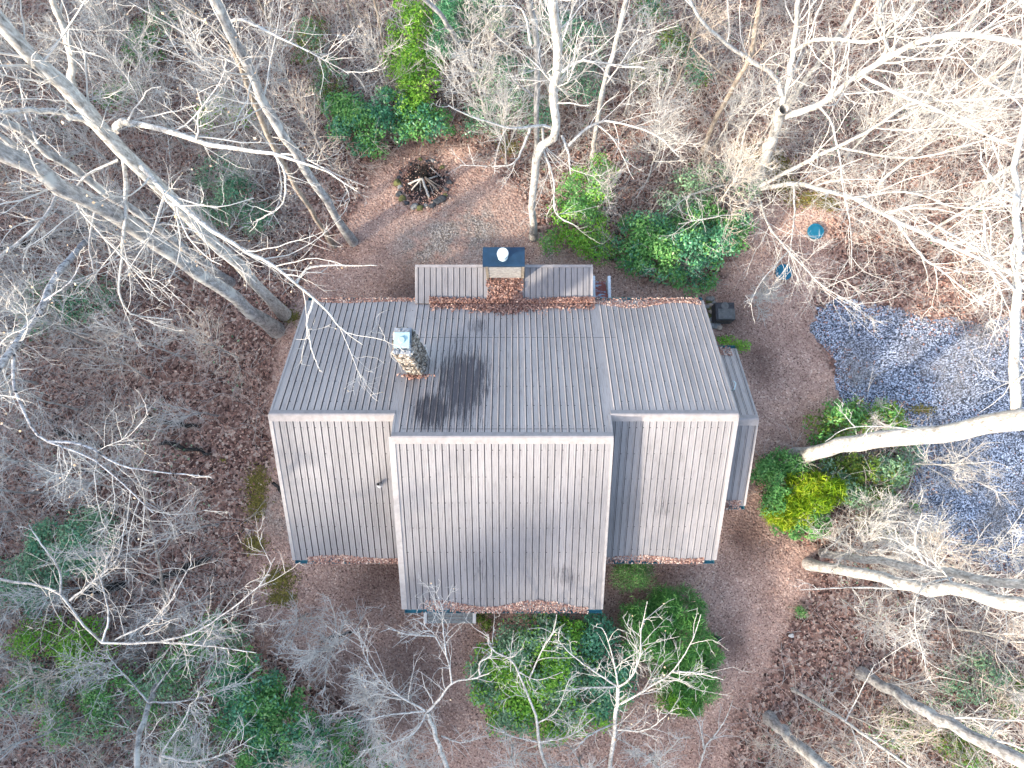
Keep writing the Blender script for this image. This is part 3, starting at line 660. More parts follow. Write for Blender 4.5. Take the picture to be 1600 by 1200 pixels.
# rocks by the shrub and by the corner
for i, (u, v, r, mi_, q_) in enumerate([(968,411,.13,1,'leftmost tan stone of the tan and grey heap'),(975,417,.11,1,'small tan stone in the middle of the heap'),(979,423,.12,0,'lowest pale grey stone of the heap'),(985,414,.14,0,'largest grey stone at the top of the heap'),(990,421,.13,1,'brown stone touching the lowest grey one'),(996,418,.1,1,'rightmost small tan stone of the heap'),(905,405,.1,1,'left one of two tan stones below the bright shrub'),(911,405,.09,1,'right one of two tan stones below the bright shrub'),(962,405,.08,0,'small grey stone just above the heap'),(955,404,.09,2,'dark stone between the steps and the heap'),(1002,428,.1,1,'tan stone tucked under the glossy shrub'),(930,403,.08,2,'dark stone above the white railed steps')]):
    c = Pn(u, v, 0); b_ = MB(c); b_.rock(tuple(c + (0, 0, r * .45)), r, sub=2); o_ = b_.build('fieldstone', ROCKM[mi_]); o_.location = c
    tag(o_, q_ + ' edging the shrubs', 'rock', 'fieldstones edging the green shrubs')
for i in range(16):
    c = Pn(1104 + rng.uniform(-3, 12) + i * .6, 468 + i * 2.9, 0); r = rng.uniform(.1, .2); b_ = MB(c); b_.rock(tuple(c + (0, 0, r * .35)), r, sub=2, sq=(1.2, .8, .6)); o_ = b_.build('fieldstone', ROCKM[[0, 3, 0, 1][i % 4]]); o_.location = c
    tag(o_, 'mossy fieldstone in the row between the house corner and the dark utility box', 'rock', 'mossy fieldstones by the house corner')
c0 = Pn(1119, 500, .8); c1 = Pn(1149, 470, .8); cm = (c0 + c1) / 2; ac = thing('utility_box', (cm[0], cm[1], 0), 'dark weathered outdoor cooling unit by the upper right house corner', 'cooling unit'); AO = np.array([cm[0], cm[1], 0])
hw = (c1[0] - c0[0]) / 2 * .95; hd = (c1[1] - c0[1]) / 2 * .9
DARK = plain('dark_casing', (.045, .045, .05), .6, 7, .4, bmp=0); GRM = plain('dirty_panel', (.12, .12, .115), .8, 5, .4)
b_ = MB(); b_.box(-hw, hw, -hd, hd, .0, .72); b_.build('casing', DARK, ac, bevel=.02)
b_ = MB(); b_.box(-hw * .75, hw, -hd * .95, hd * .25, .722, .75); b_.build('top_panel', GRM, ac, bevel=.01)
b_ = MB()
for q in range(9): x = -hw + .06 + q * (2 * hw - .12) / 8; b_.box(x - .012, x + .012, -hd - .02, -hd - .001, .06, .66)
for q in range(5): r = .07 + q * .05; b_.cyl((-.0, hd * .6, .722), (-.0, hd * .6, .735 + q * .002), .04 + (4 - q) * .03, n=16)
b_.build('grille', GRM, ac)
lp = Pn(1113, 992, 0); t_ = thing('path_post', lp, 'short black post beside the bright green shrub at the yard edge', 'post'); b_ = MB(lp)
q1 = Pn(1113, 966, .9) - lp; b_.cyl(lp, lp + (0, 0, .75), .045, .045, 10); b_.build('post', DARK, t_)
b_ = MB(lp); b_.cyl(lp + (0, 0, .75), lp + (0, 0, .95), .09, .06, 12); b_.cyl(lp + (0, 0, .95), lp + (0, 0, 1.0), .11, .02, 12); b_.build('lamp_head', DARK, t_)
wp = Pn(1236, 993, 0); b_ = MB(wp); b_.rock(tuple(wp + (0, 0, .04)), .12, sub=2, sq=(1, .7, .35)); o_ = b_.build('white_stone', FRAME); o_.location = wp; tag(o_, 'small flat white stone on the leaves right of the yard', 'stone')
for (uv0, uv1, r, lab) in [((222,652),(312,670),.11,'thick charred log lying on the leaves, the upper of two'), ((250,690),(332,712),.10,'thick charred log lying on the leaves, the lower one'), ((85,672),(165,700),.10,'dark rotting log under the twigs at the left'), ((100,735),(170,738),.05,'thin dark stick on the orange leaves at the left'), ((505,1003),(552,985),.06,'crooked dark log among the pale twigs below the house'), ((0,390),(150,352),.13,'long dark mottled fallen trunk at the left edge'), ((428,755),(447,782),.07,'black pipe sticking out under the left roof edge'),((120,925),(200,915),.22,'dark fallen trunk among the green plants at the left'), ((235,912),(330,870),.14,'dark stump like log in the brush below the charred logs')]:
    A_ = Pn(*uv0, .12); B_ = Pn(*uv1, .18); K = 9; P = np.linspace(A_, B_, K) + rng.normal(size=(K, 3)) * .05; R = np.linspace(r, r * .7, K); R[0] *= .5; R[-1] *= .4
    v, f = tubes(P[None], R[None], 10); o_ = mesh_obj('fallen_log', v - A_, f, M['bark_dark'], smooth=True); o_.location = A_; tag(o_, lab, 'log')
# ------------------------------------------------------------------ leaves: on roofs, on the ground
def roof_leaves(name, x, y, fn, lab, thick=.04, size=(.05, .11)):
    n = len(x); z = fn(y) + .03 + rng.uniform(0, thick, n)
    o_ = leaves(name, np.stack([x, y, z], -1), rng.normal(size=(n, 3)) * .55 + (0, .0, 1), rng.uniform(*size, n), M['lf_brown'], rnd=np.clip(rng.uniform(0, 1, n) * .85 + .05, 0, 1), aspect=.7, fold=.15)
    tag(o_, lab, 'fallen leaves', kind='stuff')
n = 7500; x = rng.uniform(float(onroof(672, 474, zn)[0]), PX1 + .1, n); cx0 = (w0[0] + w1[0]) / 2
y = PYS + .12 - np.abs(rng.normal(size=n)) * .17 - .42 * np.exp(-((x - cx0) / 1.3) ** 2) * rng.uniform(0, 1, n) + rng.uniform(0, .12, n)
roof_leaves('leaf_drift', x, y, lambda yy: np.where(yy < PYS, zn(yy), PZS + .02), 'long drift of brown leaves in the valley below the porch roof', .10)
n = 2600; y = rng.uniform(PYS, yb0, n); x = cx0 + rng.normal(size=n) * (.17 + .33 * ((y - PYS) / (yb0 - PYS)) ** 2 + .35 * np.exp(-(y - PYS) * 4)) + .02
k = (np.abs(x - cx0) < .72); roof_leaves('leaf_drift', x[k], y[k], lambda yy: PZS + (yy - PYS) * (PZN - PZS) / (PYN - PYS), 'heap of brown leaves below the wood chimney on the porch roof', .13)
def gl(name, x0, x1, y, z, n, sgn, lab, wid=.13, up=.12):
    x = rng.uniform(x0, x1, n); t = rng.uniform(0, 1, n) ** .8; yy = y + sgn * (wid - t * (wid + up * (1 + .6 * np.sin(x * 1.7)) )); k = sfield(x, x * 0, 1.1) + rng.uniform(-.5, .8, n) > -.35
    zz = np.where((yy - y) * sgn > 0, z - .03, z + np.abs(yy - y) * .72) + .02 + rng.uniform(0, .04, n)
    o_ = leaves(name, np.stack([x, yy, zz], -1)[k], rng.normal(size=(k.sum(), 3)) * .5 + (0, 0, 1), rng.uniform(.05, .1, k.sum()), M['lf_brown'], rnd=np.clip(rng.uniform(0, 1, k.sum()) * .8 + .25, 0, 1), aspect=.7); tag(o_, lab, 'fallen leaves', kind='stuff')
gl('gutter_leaves', XL + .5, CL - .3, YS, ZS, 1300, -1, 'brown leaves filling the gutter of the lower left roof edge')
gl('gutter_leaves', CR + .2, XR - .4, YS, ZS, 1300, -1, 'brown leaves filling the gutter of the lower right roof edge')
gl('gutter_leaves', CL + .6, CR - .5, YE, ZE, 2200, -1, 'brown leaves filling the gutter of the lowest roof edge', .13, .22)
gl('gutter_leaves', XL + .2, PX0, YN, ZN, 1300, 1, 'brown leaves along the upper left roof edge', .12, .07)
gl('gutter_leaves', PX1 + .1, XR - .1, YN, ZN, 2000, 1, 'brown leaves along the upper right roof edge', .12, .24)
gl('gutter_leaves', XR + .1, XE - .15, YS2, ZS2, 220, -1, 'brown leaves in the gutter of the low side roof'); gl('gutter_leaves', XR + .15, XE - .2, YN2, ZN2, 220, 1, 'brown leaves at the top end of the low side roof', .1, .2)
cb = Pn(654, 586, 5.3); n = 260; x = (sx0 + sx1) / 2 + rng.normal(size=n) * .22; y = sy0 - .05 - np.abs(rng.normal(size=n)) * .07; roof_leaves('leaf_drift', x, y, zn, 'rusty leaves heaped at the foot of the stone chimney', .1)
n = 430000
x = rng.uniform(-36, 36, n); y = rng.uniform(-20, 40, n)
yd = polydist(x, y, YARD); dd = polydist(x, y, DRIVE)
keep = (yd < -.1) & (dd < .0) | (rng.uniform(0, 1, n) < .06 + .35 * np.exp(-np.abs(yd) * 1.3)) & (dd < 0) | (dd > 0) & (rng.uniform(0, 1, n) < .03 + .7 * np.exp(-dd * 1.6))
keep &= (polydist(x, y, HOUSE) < .3)
keep &= ~((yd < -3) & (dd < 0) & (sfield(x, y, .7, 3) < -.55) & (rng.uniform(0, 1, n) < .5))
x, y, yd = x[keep], y[keep], yd[keep]; n = len(x)
sz = np.where(yd > 0, rng.uniform(.05, .09, n), rng.uniform(.06, .135, n))
z = gz(x, y) + rng.uniform(.01, .06, n)
rn = np.clip(rng.beta(1.6, 1.7, n) + .10 * sfield(x, y, .8, 1), 0, 1)
tag(leaves('leaf_litter', np.stack([x, y, z], -1), rng.normal(size=(n, 3)) * .45 + (0, 0, 1), sz, M['lf_brown'], rnd=rn, aspect=.6, fold=.1), 'loose brown autumn leaves carpeting the forest floor', 'fallen leaves', kind='stuff')
# moss patches
ms = [(402,755,.5,.7),(402,790,.4,.6),(397,850,.5,.4),(435,905,.7,.5),(440,935,.6,.3),(1180,250,1.0,.8),(1215,258,.6,.5),(1265,312,1.1,.4),(1295,320,.5,.3),(1230,290,.6,.4),(1440,640,.5,.2),(455,495,.4,.3),(350,720,.15,.1),(795,230,.5,.4)]
cs = []
for (u, v, rx, ry) in ms:
    c = Pn(u, v); k = int(2600 * rx * ry); t = rng.normal(size=(k, 2)) * (rx * .5, ry * .5); q = np.c_[c[0] + t[:, 0], c[1] + t[:, 1]]; cs.append(np.c_[q, gz(q[:, 0], q[:, 1]) + .03 + rng.uniform(0, .03, k)])
cs = np.vstack(cs); tag(leaves('moss', cs, rng.normal(size=(len(cs), 3)) * .4 + (0, 0, 1), rng.uniform(.04, .09, len(cs)), M['moss'], aspect=.9), 'yellow green moss patches on the bare soil', 'moss', kind='stuff')
# ================================================================== SHRUBS
def shrub(label, ells, mat, dens=330, leaf=(.08, .14), name='shrub', cat='shrub', group=None, needle=False, h0=1.6, lobe=.5, stems=10, mats=None):
    """ells: (u,v,ru,rv,height) ellipses in photo pixels"""
    c0 = Pn(ells[0][0], ells[0][1], 0); c0[2] = float(gz(c0[:1], c0[1:2])[0]); root = thing(name, c0, label, cat, group)
    pts, nr, rd, sz = [], [], [], []
    for (u, v, ru, rv, h) in ells:
        c = Pn(u, v, h * .6); s = dist(h * .6) / F; a, b = ru * s, rv * s
        nl = max(3, int(a * b * math.pi / (lobe * lobe) * 1.5))
        th = rng.uniform(0, 6.28, nl); rr = np.sqrt(rng.uniform(0, 1, nl)) * .92; lr = lobe * rng.uniform(.45, 1.15, nl)
        lx = c[0] + a * rr * np.cos(th); ly = c[1] + b * rr * np.sin(th); lz = h * (1 - .5 * rr ** 2) * rng.uniform(.72, 1.08, nl) - lr * .4
        tone = rng.uniform(-.16, .16, nl)
        for i in range(nl):
            k = max(8, int(dens * lr[i] ** 2 * 1.9)); d = nz(rng.normal(size=(k, 3))); d[:, 2] = np.where(d[:, 2] < -.3, -d[:, 2], d[:, 2])
            q = (rng.uniform(.5, 1.08, k) + np.where(rng.uniform(0, 1, k) < .10, rng.uniform(0, .45, k), 0))[:, None]
            p = np.array([lx[i], ly[i], lz[i]]) + d * lr[i] * q * (1, 1, .85); ok = p[:, 2] > .05
            pts.append(p[ok]); nr.append((d * .6 + (0, 0, .5) + rng.normal(size=d.shape) * .45)[ok]); rd.append((.42 + tone[i] + rng.normal(size=k) * .17)[ok])
    p = np.vstack(pts); n_ = np.vstack(nr); r = np.concatenate(rd); k = len(p)
    if needle:
        leaves('foliage', p, np.cross(rng.normal(size=(k, 3)), (0, 0, 1)) + (0, 0, .6), rng.uniform(*leaf, k) * 2.0, M[mat], root, .10, rnd=r, origin=c0)
    elif mats:
        w = rng.uniform(0, 1, k) < .5; w = (sfield(p[:, 0], p[:, 1], 1.3) + rng.normal(size=k) * .3) > 0
        leaves('foliage', p[w], n_[w], rng.uniform(*leaf, w.sum()), M[mat], root, .5, rnd=r[w], origin=c0, fold=.08)
        leaves('foliage', p[~w], n_[~w], rng.uniform(*leaf, (~w).sum()), M[mats], root, .5, rnd=r[~w], origin=c0, fold=.08)
    else: leaves('foliage', p, n_, rng.uniform(*leaf, k), M[mat], root, .5, rnd=r, origin=c0, fold=.08)
    ns = stems; an = rng.uniform(0, 6.28, ns); cc = Pn(ells[0][0], ells[0][1], ells[0][4] * .5)
    P, R = grow(np.c_[cc[0] + rng.normal(size=ns) * .2, cc[1] + rng.normal(size=ns) * .2, np.zeros(ns)], np.c_[np.cos(an) * .5, np.sin(an) * .5, np.ones(ns)], np.full(ns, ells[0][4] * .9), np.full(ns, .03), 6, .25)
    v, f = tubes(P, R, 5); mesh_obj('stems', v - c0, f, M['bark_tan'], root)
    return root
S = shrub
S('tall bright yellow green shrub at the top centre edge', [(645,40,42,50,3.4),(655,110,40,48,3.0),(630,85,32,40,2.6),(650,165,34,30,2.2)], 'lf_bright', leaf=(.09,.16))
S('dark green broadleaf shrub just above the fire pit', [(575,195,62,34,2.2),(660,195,55,26,2.0),(540,170,45,30,1.8),(615,170,45,30,2.2),(575,225,22,18,1.4)], 'lf_teal', leaf=(.11,.19), mats='lf_green')
S('blue green pine bough clump at the top edge', [(730,12,48,26,5.0),(700,50,26,26,4.4),(690,85,20,14,4.0),(765,35,30,22,4.0),(760,8,34,16,4.5)], 'lf_teal', 500, (.10,.18), 'pine_sapling', 'pine', needle=True, lobe=.4)
S('bright green upright shrub behind the porch roof, right of the fire pit', [(915,300,42,38,3.0),(905,345,50,36,2.5),(940,270,22,20,2.4),(890,380,38,20,1.6),(930,385,30,20,1.6)], 'lf_bright', leaf=(.08,.15), mats='lf_green')
S('large dark glossy green shrub above the upper right roof edge', [(1060,395,85,40,2.2),(1010,370,50,35,1.9),(1120,380,38,36,1.9),(1090,340,50,25,1.8),(1140,350,36,20,1.6),(1075,430,48,16,1.3),(990,400,30,22,1.6)], 'lf_teal', leaf=(.10,.17), mats='lf_green')
S('sparse dusty green shrub under bare twigs, touching the large glossy shrub', [(1075,295,55,30,1.8),(1110,270,36,20,1.5),(1040,330,36,22,1.6),(1165,300,20,26,1.4)], 'lf_dusty', 150)
S('small bright green plants by the low side roof', [(1150,540,18,8,.5),(1167,537,8,9,.6),(1135,533,14,7,.4)], 'lf_bright', 500, (.06,.11), lobe=.2)
S('yellow topped conifer like shrub at the foot of the thick white trunk', [(1262,775,40,36,2.3),(1285,765,28,24,2.4),(1235,795,36,26,1.9)], 'lf_yellow', 900, (.12,.2), needle=True, lobe=.42)
S('deep green shrub wrapped around the yellow topped one', [(1212,755,38,34,2.0),(1240,725,34,16,1.7),(1215,790,34,20,1.7),(1255,825,38,16,1.5),(1200,740,20,18,1.5),(1275,815,26,18,1.5)], 'lf_green', 560, (.08,.15), lobe=.4)
S('dark olive shrub above the thick white trunk at the gravel edge', [(1320,655,45,24,1.9),(1370,650,40,22,1.6),(1295,680,28,26,1.7),(1395,665,20,28,1.3)], 'lf_olive', mats='lf_green', leaf=(.10,.17))
S('olive and yellow shrub below the thick white trunk at the gravel edge', [(1350,740,55,26,1.8),(1400,735,32,24,1.6),(1320,765,40,24,1.6),(1375,775,40,22,1.3),(1425,718,16,14,1.2),(1300,730,26,14,1.4)], 'lf_olive', mats='lf_dusty', leaf=(.10,.17))
S('tiny dark green plant beside the grey debris on the gravel', [(1430,792,9,9,.4)], 'lf_green', 600, (.06,.1), lobe=.2)
S('low thin green plant under twigs below the olive shrub', [(1370,815,34,20,.8),(1395,838,24,14,.7)], 'lf_olive', 120, (.07,.12), lobe=.3)
S('wide leafy green shrub against the lowest roof edge', [(850,1045,80,60,2.6),(900,1090,85,50,2.2),(800,1080,60,45,2.2),(840,990,52,34,2.3),(885,1010,45,40,2.6),(760,1050,32,40,1.6),(830,1130,70,25,1.8),(790,1010,30,30,2.0)], 'lf_dusty', 320, (.09,.16), mats='lf_bright', lobe=.5)
S('dark green shrub right of the wide leafy shrub under the lowest roof edge', [(925,990,48,30,1.9),(955,1040,36,36,1.8),(940,1080,40,40,1.8)], 'lf_teal', 320, (.09,.16))
S('deep green shrub in the shade under the lower right roof edge', [(985,900,38,22,1.7),(1000,885,30,14,1.4)], 'lf_green', 600, (.06,.11), needle=True, lobe=.35)
S('bright feathery green shrub at the left side of the brown yard', [(1060,960,45,34,2.1),(1080,1010,44,38,2.1),(1020,990,46,44,2.2),(1075,1065,42,36,1.9),(1060,1095,32,20,1.5)], 'lf_green', 700, (.11,.19), needle=True, lobe=.5)
S('lime green tuft at the lower end of the feathery shrub', [(1062,1085,34,24,1.9),(1085,1040,22,20,2.0)], 'lf_bright', 600, (.11,.18), needle=True, lobe=.35)
S('small yellow green shrub beside the plank landing', [(757,967,13,13,.9)], 'lf_olive', 700, (.06,.1), lobe=.22)
S('green shrub bank at the lower left, running toward the bottom edge', [(400,1100,55,42,3.4),(450,1130,62,42,3.4),(500,1165,58,36,3.2),(370,1055,44,34,3.0),(560,1190,50,24,2.6),(430,1180,64,32,3.2)], 'lf_green', 420, (.09,.17), mats='lf_teal')
S('pale teal shrub left of the charred logs under bare branches', [(110,850,75,38,2.6),(70,885,66,32,2.4),(140,820,40,26,2.4),(40,925,50,34,2.2),(155,805,22,14,2.0)], 'lf_dusty', 300, mats='lf_teal')
S('light green leafy plants under twigs at the lower left', [(115,995,34,38,2.0),(140,1020,30,24,1.9),(60,1000,44,26,1.8)], 'lf_bright', 230)
S('variegated green shrub above the bottom left corner', [(55,1060,50,34,1.6),(80,1090,40,24,1.4),(20,1090,30,24,1.4)], 'lf_dusty', 220, mats='lf_bright')
S('bright green patch of leaves between the left tree trunks', [(345,155,26,22,1.6),(370,185,24,18,1.4),(330,180,20,16,1.2)], 'lf_bright', 200)
S('dark green thicket under the twig fan left of the fire pit', [(370,310,46,44,2.0),(340,270,36,30,1.7),(400,340,34,20,1.4),(320,340,40,26,1.4)], 'lf_teal', 200, mats='lf_dusty')
S('muted green shrub in the upper left woods', [(235,60,44,36,1.8),(255,25,34,20,1.6),(215,80,30,24,1.4),(190,150,40,30,1.4)], 'lf_dusty', 170, mats='lf_green')
S('olive brown leafy mound left of the dark shrub', [(520,120,32,36,1.8),(500,150,28,24,1.5),(480,60,44,40,1.5)], 'lf_dusty', 180, mats='lf_olive')
S('green undergrowth shrub behind the white trunks at the top centre', [(790,120,60,40,1.8),(830,170,44,44,1.7),(900,130,46,50,1.7),(760,180,44,34,1.5),(920,60,44,40,1.6),(860,40,50,40,1.5)], 'lf_dusty', 190, mats='lf_teal')
S('dark green shrub at the top right of centre', [(1060,70,36,40,1.8),(1020,20,36,24,1.8),(1010,110,36,30,1.5),(1085,110,26,30,1.4)], 'lf_teal', 170, mats='lf_olive')
S('thin green plants along the slope at the bottom right', [(1500,1160,60,28,1.0),(1560,1190,60,24,1.0),(1400,1140,40,24,.9),(1590,1090,30,26,1.0)], 'lf_olive', 160, mats='lf_green')
S('grey green bush under twigs right of the brown yard', [(1520,1060,48,34,1.4),(1490,1090,32,26,1.2),(1555,1040,34,24,1.3)], 'lf_dusty', 120)
S('single small green plant on the leaves at the yard edge', [(1253,957,9,8,.5)], 'lf_green', 700, (.06,.1), lobe=.18)
S('small dark evergreen shrub by the left leaning birch', [(140,460,44,40,1.6),(110,490,36,30,1.4),(60,480,40,50,1.2)], 'lf_dusty', 140, mats='lf_teal')
S('low pale green bush beside the lower left tan trunk', [(190,1090,60,46,2.0),(280,1060,50,40,2.0),(120,1130,56,34,1.9),(300,1150,54,36,1.9),(330,1000,50,34,1.7)], 'lf_dusty', 230, mats='lf_green')
# ground cover: scattered low leaves in the woods
n = 26000; gx, gy = rng.uniform(-30, 30, n), rng.uniform(-16, 34, n)
k = (polydist(gx, gy, YARD) < -1) & (polydist(gx, gy, DRIVE) < -.3) & (sfield(gx, gy, .55, 5) + .4 * sfield(gx, gy, 1.7, 1) > .32); gx, gy = gx[k], gy[k]; n = len(gx)
tag(leaves('ground_cover', np.c_[gx, gy, gz(gx, gy) + rng.uniform(.05, .4, n)], rng.normal(size=(n, 3)) * .5 + (0, 0, 1), rng.uniform(.08, .16, n), M['lf_dusty']), 'patchy low green ground cover in the woods', 'ground cover', kind='stuff')
# ================================================================== TREES (traced)
def V(base, uvs, r0, r1): return (vnode(base, uvs), r0, r1)
T = make_tree
def wp(u, v, h=0.0): return Pn(u, v, h)
T(wp(445,492), 'thick pale tree at the left whose limb reaches right over the roof corner', [
  L([(176,208,13.6),(190,194,14),(230,196,14.4),(330,226,14.8),(430,242,15.2),(500,262,15.4),(560,300,15.6)], .15, .014),
  L([(180,214,13.2),(270,312,13.2),(370,385,13),(420,410,12.8),(490,468,12.5),(530,510,12.3),(566,540,12)], .12, .02),
  L([(190,230,13),(197,330,12.5),(190,400,12),(185,450,11.5),(205,490,11),(270,500,10.6)], .09, .02),
  L([(165,205,13.8),(110,180,14.5),(50,172,15),(-20,180,15.5)], .14, .07),
  L([(113,148,15),(110,75,16),(80,0,17),(60,-60,18)], .14, .07),
  L([(430,242,15.2),(445,270,15),(440,320,14.6),(400,345,14.3)], .05, .015),
  L([(185,250,12.8),(130,280,12.6),(120,320,12.6),(190,400,12.4),(250,470,12.2)], .06, .02),
  L([(490,468,12.5),(480,510,12.3),(492,560,12),(500,580,12)], .035, .012),
  L([(462,445,12.6),(480,420,12.6),(520,415,12.7),(590,415,12.9)], .035, .012)],
  V((445,492), [(330,370),(190,235),(145,180),(60,95),(0,32),(-60,-30)], .27, .17), 'bark_pale', leaf=60, dens=1.1, lmax=2.3)
T(wp(432,516), 'thickest pale mottled trunk at the left, second from the roof corner', [
  L([(60,268,14.3),(30,235,15),(0,212,15.6),(-40,190,16)], .12, .07),
  L([(215,360,11),(260,350,11.2),(330,372,11.4),(380,420,11.6)], .06, .02),
  L([(150,320,12.4),(140,380,12.4),(150,440,12.2)], .06, .02),
  L([(100,290,13.4),(60,350,13.8),(0,400,14),(-40,430,14)], .08, .03)],
  V((432,516), [(330,440),(200,350),(100,290),(0,232),(-70,190)], .33, .22), 'bark_grey', leaf=60)
T(wp(362,442), 'slimmer grey trunk partly hidden between the two thick left trunks', [
  L([(60,225,13),(40,180,13.4),(30,120,14)], .06, .02)],
  V((362,442), [(240,352),(150,290),(60,225),(0,186)], .19, .12), 'bark_grey', 'twig_grey')
T(wp(552,378), 'leaning grey double crowned tree left of the fire pit', [
  L([(432,240,7),(470,245,7.5),(520,270,8),(570,290,8.2)], .06, .015),
  L([(432,243,7),(440,300,7),(420,350,7)], .05, .015),
  L([(432,240,7),(400,200,8),(380,180,8.5)], .05, .015),
  L([(355,35,13),(380,32,13.4),(430,55,13.6),(500,90,13.8),(545,115,14)], .07, .01)],
  V((552,378), [(490,285),(430,190),(390,110),(335,0),(310,-50)], .21, .14), 'bark_grey', leaf=50)
T(wp(522,384), 'slim tan grey stem just left of the double crowned tree', [
  L([(361,69,10.5),(330,40,11),(275,0,12),(240,-30,12.5)], .06, .03)],
  V((522,384), [(440,254),(361,69)], .13, .08), 'bark_tan', 'twig_grey')
T(wp(833,372), 'white tree with a kinked trunk behind the porch roof', [
  L([(871,206,7.6),(850,197,8),(800,200,8.6),(745,185,9),(700,165,9.4)], .075, .02),
  L([(828,200,8.2),(816,232,8),(795,258,8),(720,258,8)], .06, .015),
  L([(878,212,7.4),(888,240,7.4),(892,272,7)], .06, .025),
  L([(888,228,7.4),(930,193,7.8),(985,196,8.2),(1030,215,8.6),(1060,245,8.8)], .065, .018),
  L([(848,200,7.8),(850,238,7.2),(864,275,6.6),(866,318,6),(872,338,5.6),(905,355,5.4)], .055, .015),
  L([(878,112,10.5),(905,96,10.8),(950,100,11),(1010,106,11.4)], .065, .02),
  L([(830,70,11.5),(815,15,12),(770,10,12.4)], .05, .02),
  L([(930,193,7.8),(960,220,7.8),(990,280,7.4)], .03, .012)],
  V((833,372), [(832,299),(844,234),(871,206),(861,155),(873,96),(864,0),(862,-50)], .14, .12), 'bark_pale', dens=1.15, rs=1.25)
T(wp(836,262), 'straight pale grey trunk just left of the kinked white tree', [
  L([(839,155,4.5),(800,120,6),(790,80,7)], .05, .02), L([(835,100,6.5),(870,60,8),(880,20,9)], .05, .02)],
  V((836,262), [(839,155),(840,79),(827,0),(822,-40)], .14, .11), 'bark_grey', dens=1.2)
T(wp(925,245), 'slim white trunk leaning up right of the kinked white tree', [
  L([(943,137,4.6),(970,100,6),(1000,60,7),(1060,40,8)], .05, .02), L([(950,110,5),(930,80,6),(925,40,7)], .04, .02)],
  V((925,245), [(930,213),(943,137),(961,69),(978,0),(985,-40)], .12, .09), 'bark_pale', dens=1.3)
T(wp(1178,290), 'many limbed white tree spreading toward the upper right corner', [
  L([(1222,165,5),(1236,110,6),(1243,50,7.5),(1246,0,9),(1250,-50,10)], .14, .08),
  L([(1226,182,4.8),(1290,160,6.5),(1330,125,8),(1400,82,10),(1470,56,12),(1540,55,13),(1610,74,14)], .15, .07),
  L([(1222,150,5.3),(1210,120,6),(1170,90,7),(1110,50,8.5),(1075,-5,10)], .11, .05),
  L([(1182,294,.8),(1240,262,2.5),(1310,230,4.5),(1370,195,6.5),(1430,160,8.5),(1500,158,10),(1610,150,11)], .11, .03),
  L([(1184,296,.8),(1240,287,2.5),(1290,297,4.2),(1340,312,6),(1400,345,7.5),(1480,380,9),(1560,415,10),(1610,440,10.6)], .12, .05),
  L([(1243,78,7),(1270,64,8),(1310,62,9),(1370,64,10),(1420,20,11.5),(1440,-30,12.5)], .09, .04),
  L([(1310,230,4.5),(1380,244,6),(1440,245,7.5),(1520,225,9),(1610,190,11)], .06, .02),
  L([(1280,166,6.3),(1298,190,6),(1310,240,5.8),(1318,300,5.5),(1330,360,5.2),(1330,425,5)], .055, .015),
  L([(1176,290,.8),(1158,258,2),(1163,210,3),(1182,178,4),(1218,152,5.4)], .05, .035),
  L([(1240,289,3),(1241,340,3.4),(1236,380,3.6),(1230,425,3.8)], .045, .012),
  L([(1340,125,8),(1385,80,9.5),(1375,30,11),(1370,-20,12)], .09, .04),
  L([(1350,118,8.6),(1400,145,9),(1450,165,9.5),(1530,205,10.5),(1600,235,11)], .07, .03),
  L([(1400,345,7.5),(1440,400,8),(1480,430,8),(1540,480,8)], .06, .015),
  L([(1180,300,.8),(1140,288,1.6),(1080,305,2.4),(1040,335,2.8)], .04, .012),
  L([(1184,302,.8),(1200,350,2),(1232,392,3.4),(1290,450,4.6),(1345,480,5)], .06, .015),
  L([(1184,302,.8),(1160,330,2),(1110,340,2.8),(1060,350,3)], .035, .012),
  L([(1232,392,3.4),(1190,440,4),(1170,480,4)], .035, .012),
  L([(1320,310,5.5),(1420,300,7.5),(1500,325,9),(1600,320,10.5)], .06, .02)],
  V((1178,290), [(1200,235),(1215,190),(1222,168)], .22, .17), 'bark_pale', dens=.85, lmax=3.0, rs=1.3)
T(wp(1098,236), 'slim tan trunk left of the many limbed white tree', [L([(1170,96,5),(1195,70,6),(1240,40,7)], .05, .02), L([(1150,130,4),(1110,100,5),(1090,80,5.5)], .045, .02)],
  V((1098,236), [(1119,186),(1146,134),(1170,96),(1183,34),(1190,-20)], .13, .10), 'bark_tan', 'twig_warm', dens=1.3)
T(wp(1232,166), 'pale trunk rising behind the forks of the many limbed white tree', [L([(1300,70,4),(1340,60,5),(1400,30,7)], .05, .02)],
  V((1232,166), [(1258,125),(1290,85),(1345,0),(1370,-40)], .15, .12), 'bark_pale', 'twig_warm', dens=1.3)
T(wp(1243,713), 'massive smooth white trunk leaning out over the gravel at the right', bole=1, limbs=[
  L([(1575,662,13),(1586,640,13.2),(1586,560,13.8),(1590,480,14.2),(1591,400,14.6),(1591,310,15),(1584,250,15.2),(1603,190,15.6),(1600,120,16)], .20, .07),
  L([(1591,440,14.4),(1560,412,14.4),(1520,385,14.6),(1440,340,15)], .07, .02),
  L([(1591,310,15),(1560,290,15.4),(1530,250,15.8)], .05, .02),
  L([(1450,690,11.5),(1420,670,11.8),(1330,668,12),(1290,690,12)], .02, .01)],
  trunk=V((1243,713), [(1300,700),(1400,686),(1500,672),(1600,655),(1700,640)], .36, .30), dens=.8)
T(wp(1263,881), 'thick pale mossy trunk at the right, lower of the close pair', bole=1, limbs=[L([(1500,925,9),(1460,880,9.6),(1400,845,9.8)], .05, .015), L([(1400,920,6),(1330,918,6.2),(1250,922,6.3)], .035, .012)],
  trunk=V((1263,881), [(1350,897),(1430,914),(1520,930),(1620,950),(1700,968)], .24, .21), dens=1.3)
